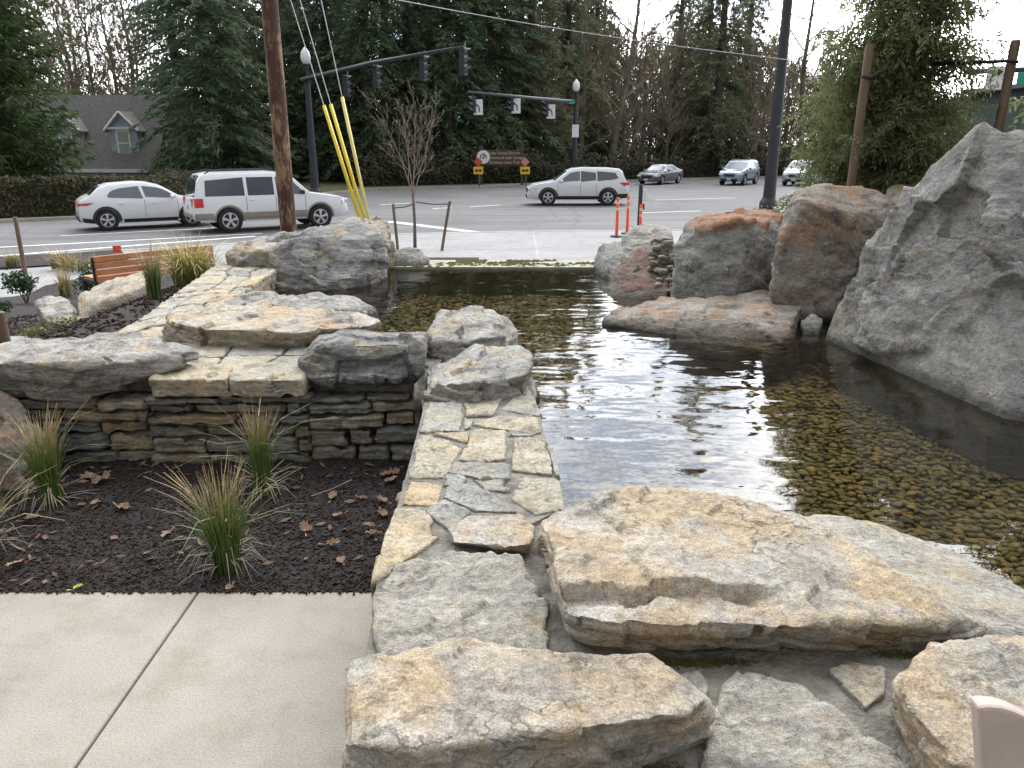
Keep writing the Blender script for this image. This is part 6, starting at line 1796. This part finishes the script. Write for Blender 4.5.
# ------------------------------------------------------------------ TREES
def conifer(name, H, Rb, seed, mat, dens=1.0, z0=.5, droop=.35, power=.85, sz=.44, rise=.15):
    rnd = random.Random(seed)
    root = empty(name, (0, 0, 0))
    MB().tube([(0, 0, -.3), (.05, 0, H*.3), (0, .05, H*.7), (0, 0, H)], [H*.017+.06, H*.013+.03, H*.006+.02, .02], 9).build("trunk", M['bark'], root, smooth=True)
    m_ = MB(); z = z0; i = 0
    while z < H*.985:
        t_ = (z-z0)/(H-z0)
        nb = max(4, int(8*dens*(1-t_*.5)))
        for k in range(nb):
            az = rnd.uniform(0, 6.283); ln = (Rb*(1-t_)**power+.25)*rnd.uniform(.55, 1.12)
            d = Vector((math.cos(az), math.sin(az), 0)); sd_ = Vector((-d.y, d.x, 0))
            ns = max(3, int(ln/(.26/dens**.5)))
            for s in range(ns):
                f = (s+1)/ns
                if f < .3 and rnd.random() < .6: continue
                p = Vector((0, 0, z+rnd.uniform(-.15, .15)))+d*ln*f+Vector((0, 0, ln*(rise*f-droop*f*f)))
                wsp = (.12+.22*ln*(1-f)*.6)
                for r in range(9):
                    q = p+sd_*rnd.gauss(0, wsp)+Vector((0, 0, rnd.gauss(0, .06)))
                    dd = (d*rnd.uniform(.4, 1)+sd_*rnd.gauss(0, .8)+Vector((0, 0, rnd.uniform(-.85, .12)))).normalized()
                    e = dd.cross(Vector((rnd.gauss(0, .6), rnd.gauss(0, .6), 1))).normalized()
                    l_ = sz*rnd.uniform(.6, 1.5); ww = l_*rnd.uniform(.07, .15)
                    m_.add([q-dd*l_*.3, q+dd*l_*.2-e*ww, q+dd*l_*.9, q+dd*l_*.2+e*ww], [(0, 1, 2, 3)])
        z += (.42+.25*(1-t_))/dens*rnd.uniform(.8, 1.2)
    m_.build("crown", mat, root)
    return root
def bare(name, H, seed, mat, P, nlimb=1):
    rnd = random.Random(seed); root = empty(name)
    t_ = MB(); c = MB()
    tr_h = H*.45
    pts = [Vector((0, 0, -.3))]; d = Vector((0, 0, 1)); cur = Vector((0, 0, 0))
    for k in range(8):
        d = (d+Vector((rnd.gauss(0, .06), rnd.gauss(0, .06), .15))).normalized(); cur = cur+d*H*.92/8; pts.append(cur.copy())
    rad = [H*.014*(1-k/8.6)+.02 for k in range(9)]
    t_.tube(pts, rad, 8); t_.build("trunk", M['bark2'], root, smooth=True)
    n = P['limbs']
    for i in range(n):
        f = P['f0']+(1-P['f0'])*(i+rnd.random())/n; k = min(7, int(f*8)); q = pts[k].lerp(pts[k+1], f*8-k)
        az = i*2.4+rnd.uniform(-.5, .5); el = rnd.uniform(.25, .95)
        dd = Vector((math.cos(az)*math.cos(el), math.sin(az)*math.cos(el), math.sin(el)))
        grow(c, q, dd, H*P['ll']*rnd.uniform(.6, 1.2)*(1.15-f*.7), rad[k]*.42, 0, rnd, P)
    c.build("crown", mat, root)
    return root
protoA = conifer("fir_tree", 24, 5.2, 1, M['fir'], 1.15, .6, .42)
protoB = conifer("fir_tree", 27, 4.4, 2, M['fir'], 1.1, 1.2, .55)
protoC = conifer("hemlock_tree", 26, 4.6, 3, M['fir2'], .95, 2.0, .5, sz=.46)
protoD = conifer("thuja_tree", 15, 3.5, 4, M['thuja'], 1.8, .2, .05, .6, .30, .45)
PB = dict(seg=5, wob=.12, up=.06, tap=.75, rmin=.013, depth=3, n=[7, 6, 5], t0=[.25, .2, .2], ang=[.7, .7, .8], len=[.5, .5, .55], rr=[.55, .55, .6], limbs=17, f0=.22, ll=.34)
PB2 = dict(PB); PB2.update(limbs=22, f0=.10, ll=.30, rmin=.014, n=[8, 6, 5], up=.10)
protoE = bare("bare_tree", 21, 5, M['twig'], PB)
protoF = bare("bare_tree", 16, 6, M['twig2'], PB2)
protoG = bare("mossy_tree", 13, 7, M['twig'], PB2)
used = set()
rt = random.Random(99)
def plant(proto, u, Y, s, label, cat="tree", group=None, rz=None, sq=1.0, zb=None):
    if proto.name in used: o = copy_tree(proto)
    else: o = proto; used.add(proto.name)
    p = at_depth(u, Y); p.z = ZR+.15 if zb is None else zb
    o.location = p; o.rotation_euler = (0, 0, rt.uniform(0, 6.28) if rz is None else rz); o.scale = (s*sq, s*sq, s)
    return tag(o, label, cat, group)
GF = "dark firs beyond the intersection"; GB = "bare trees beyond the intersection"
plant(protoD, 15, 45, 1.26, "broad bright green thuja standing over the left hedge", sq=1.0)
plant(protoD, -75, 43, 1.15, "bright green thuja cut by the photo's left edge")
plant(protoA, 219, 53.5, .97, "large fir with layered branches right of the house", group=GF)
plant(protoA, 190, 64, .95, "fir partly hidden behind the house's right end", group=GF)
plant(protoG, 104, 76, 1.25, "mossy bare tree rising behind the house roof", group=GB)
plant(protoF, 80, 84, 1.25, "tall bare tree far behind the house, left of the mossy one", group=GB)
plant(protoF, 140, 82, 1.3, "tall bare tree far behind the house, right of the mossy one", group=GB)
plant(protoC, 245, 60, 1.0, "hemlock left of the utility pole with grey green drooping sprays", group=GF)
plant(protoB, 285, 66, 1.0, "fir directly behind the utility pole", group=GF)
plant(protoA, 335, 64, .98, "fir behind the yellow guarded guy wires", group=GF)
plant(protoB, 372, 61, .92, "fir behind the middle of the long signal arm", group=GF)
plant(protoA, 412, 64, 1.05, "fir directly behind the young bare street tree", group=GF)
plant(protoB, 450, 63, 1.02, "fir behind the free end of the long signal arm", group=GF)
plant(protoA, 492, 66, 1.1, "fir rising straight behind the park sign", group=GF)
plant(protoC, 530, 68, 1.0, "grey green hemlock at the right end of the fir row", group=GF)
plant(protoB, 310, 78, 1.05, "fir in the back row between pole and guy wires", group=GF)
plant(protoB, 360, 80, 1.0, "fir in the back row behind the two nearest lights of the long arm", group=GF)
plant(protoA, 470, 80, 1.05, "fir in the back row above the free end of the far arm", group=GF)
plant(protoB, 428, 82, 1.1, "fir in the back row above the third traffic light", group=GF)
plant(protoC, 30, 70, 1.1, "tall hemlock behind the broad thuja", group=GF)
plant(protoC, 230, 80, 1.1, "tall hemlock in the back row behind the large layered fir", group=GF)
for (pr, u, Y, s, lb) in (
  (protoE, 610, 71, 1.05, "tallest forked bare tree above the white three row suv"),
  (protoG, 548, 69, 1.15, "mossy bare tree just left of the slim signal pole"),
  (protoG, 580, 72, 1.2, "mossy bare tree directly behind the slim signal pole"),
  (protoF, 562, 80, 1.05, "brown bare tree far behind the slim signal pole"),
  (protoG, 640, 76, 1.0, "mossy bare tree above the dark sedan's front"),
  (protoF, 632, 88, 1.1, "brown bare tree against the sky right of the forked tree"),
  (protoE, 655, 84, .88, "slender bare tree against the sky above the dark sedan"),
  (protoF, 672, 80, .9, "brown bare tree above the dark sedan's rear"),
  (protoG, 700, 78, 1.0, "mossy bare tree between the sedan and the small suv"),
  (protoF, 728, 80, 1.0, "brown bare tree directly above the small grey blue suv"),
  (protoE, 752, 84, .95, "slender bare tree just left of the thick dark pole"),
  (protoF, 760, 78, .85, "brown bare tree low beside the thick dark pole"),
  (protoE, 800, 74, 1.0, "bare tree with pale limbs right of the thick dark pole"),
  (protoF, 825, 82, 1.0, "brown bare tree behind the cedar's left edge")):
    plant(pr, u, Y, s, lb, group=GB)
for i, (u, Y, s_) in enumerate([(535, 84, 1.3), (556, 90, 1.35), (575, 88, 1.35), (598, 92, 1.25), (612, 80, 1.0), (625, 72, .8), (648, 90, .95), (665, 74, .75), (684, 86, 1.0), (690, 92, 1.1), (716, 84, 1.05), (742, 76, .85), (770, 90, 1.0), (784, 84, .9), (845, 90, .8), (60, 88, 1.3), (92, 92, 1.4), (122, 86, 1.2), (150, 90, 1.3), (45, 80, 1.1)]):
    plant((protoG, protoF)[i % 2], u, Y, s_, ("moss tinged bare tree among the thicket between the firs and the cedar" if u > 300 else "moss tinged bare tree in the thicket behind the house"), group=("thicket of bare trees across the road" if u > 300 else "thicket behind the house"))
for i, u in enumerate((255, 300, 345, 390, 440, 485, 520, 548)):
    plant((protoB, protoC)[i % 2], u, 92+3*(i % 3), 1.2, "conifer in the last row closing the gaps between the firs", group="last row of conifers")
plant(protoB, 566, 76, 1.0, "fir between the hemlock and the slim signal pole", group=GF, sq=.85)
plant(protoC, 592, 82, 1.05, "hemlock rising just right of the slim signal pole", group=GF, sq=.8)
plant(protoC, 600, 96, 1.0, "hemlock far behind the forked bare tree", group=GF, sq=.8)
plant(protoC, 575, 92, 1.05, "hemlock far behind the slim signal pole", group=GF, sq=.8)
plant(protoC, 700, 92, 1.05, "hemlock far behind the thicket, left of the tallest hemlock", group=GF, sq=.8)
plant(protoC, 672, 82, 1.0, "grey green hemlock against the sky above the dark sedan", group=GF, sq=.75)
plant(protoC, 712, 74, 1.12, "tallest hemlock, with dark trunk, above the small grey blue suv", group=GF, sq=.9)
plant(protoC, 738, 88, 1.1, "hemlock behind the tallest one, left of the thick pole", group=GF, sq=.8)
plant(protoA, 668, 75, .30, "small dense fir low behind the dark sedan", group=GF)
plant(protoA, 700, 77, .34, "small dense fir low between the sedan and the small suv", group=GF)
plant(protoB, 815, 92, .55, "fir far off right of the thick dark pole", group=GF)
plant(protoB, 860, 86, .60, "fir hidden mostly behind the cedar", group=GF)
plant(protoB, 905, 90, .55, "fir behind the cedar's middle", group=GF)
plant(protoA, 1010, 95, .42, "distant fir behind the arrow sign", group=GF)
plant(protoA, 1075, 95, .5, "distant fir beyond the right edge of the photo", group=GF)
# woodland mass behind everything
rnd = random.Random(12); m_ = MB()
hprof = [(-150, 32), (200, 32), (300, 30), (570, 28), (600, 15.5), (690, 14.5), (705, 15), (790, 12), (830, 10), (960, 8), (1000, 6), (1150, 6)]
for i in range(75000):
    u = rnd.uniform(-140, 1140); Y = rnd.uniform(90, 104)
    hm = interp(hprof, u)*(1+.22*MN.noise(Vector((u*.018, 3, 0)))+.16*MN.noise(Vector((u*.07, 1, 0))))
    x = (u-512)/F*(Y*CP+2.85*SP); z = ZR+hm*rnd.random()**.85
    p = Vector((x, Y, z)); e1 = Vector((rnd.gauss(0, .45), rnd.gauss(0, .45), rnd.gauss(0, .6)+.8)).normalized(); e2 = Vector((e1.z, 0, -e1.x)).normalized(); g = rnd.uniform(.3, 1.3)
    m_.add([p-e1*g-e2*.035, p-e1*g+e2*.035, p+e1*g*.4+e2*.03, p+e1*g, p+e1*g*.3-e2*.03], [(0, 1, 2, 3, 4)])
tag(m_.build("woodland", M['wood']), "far off brown olive winter woodland behind the trees", "woodland", kind="stuff")
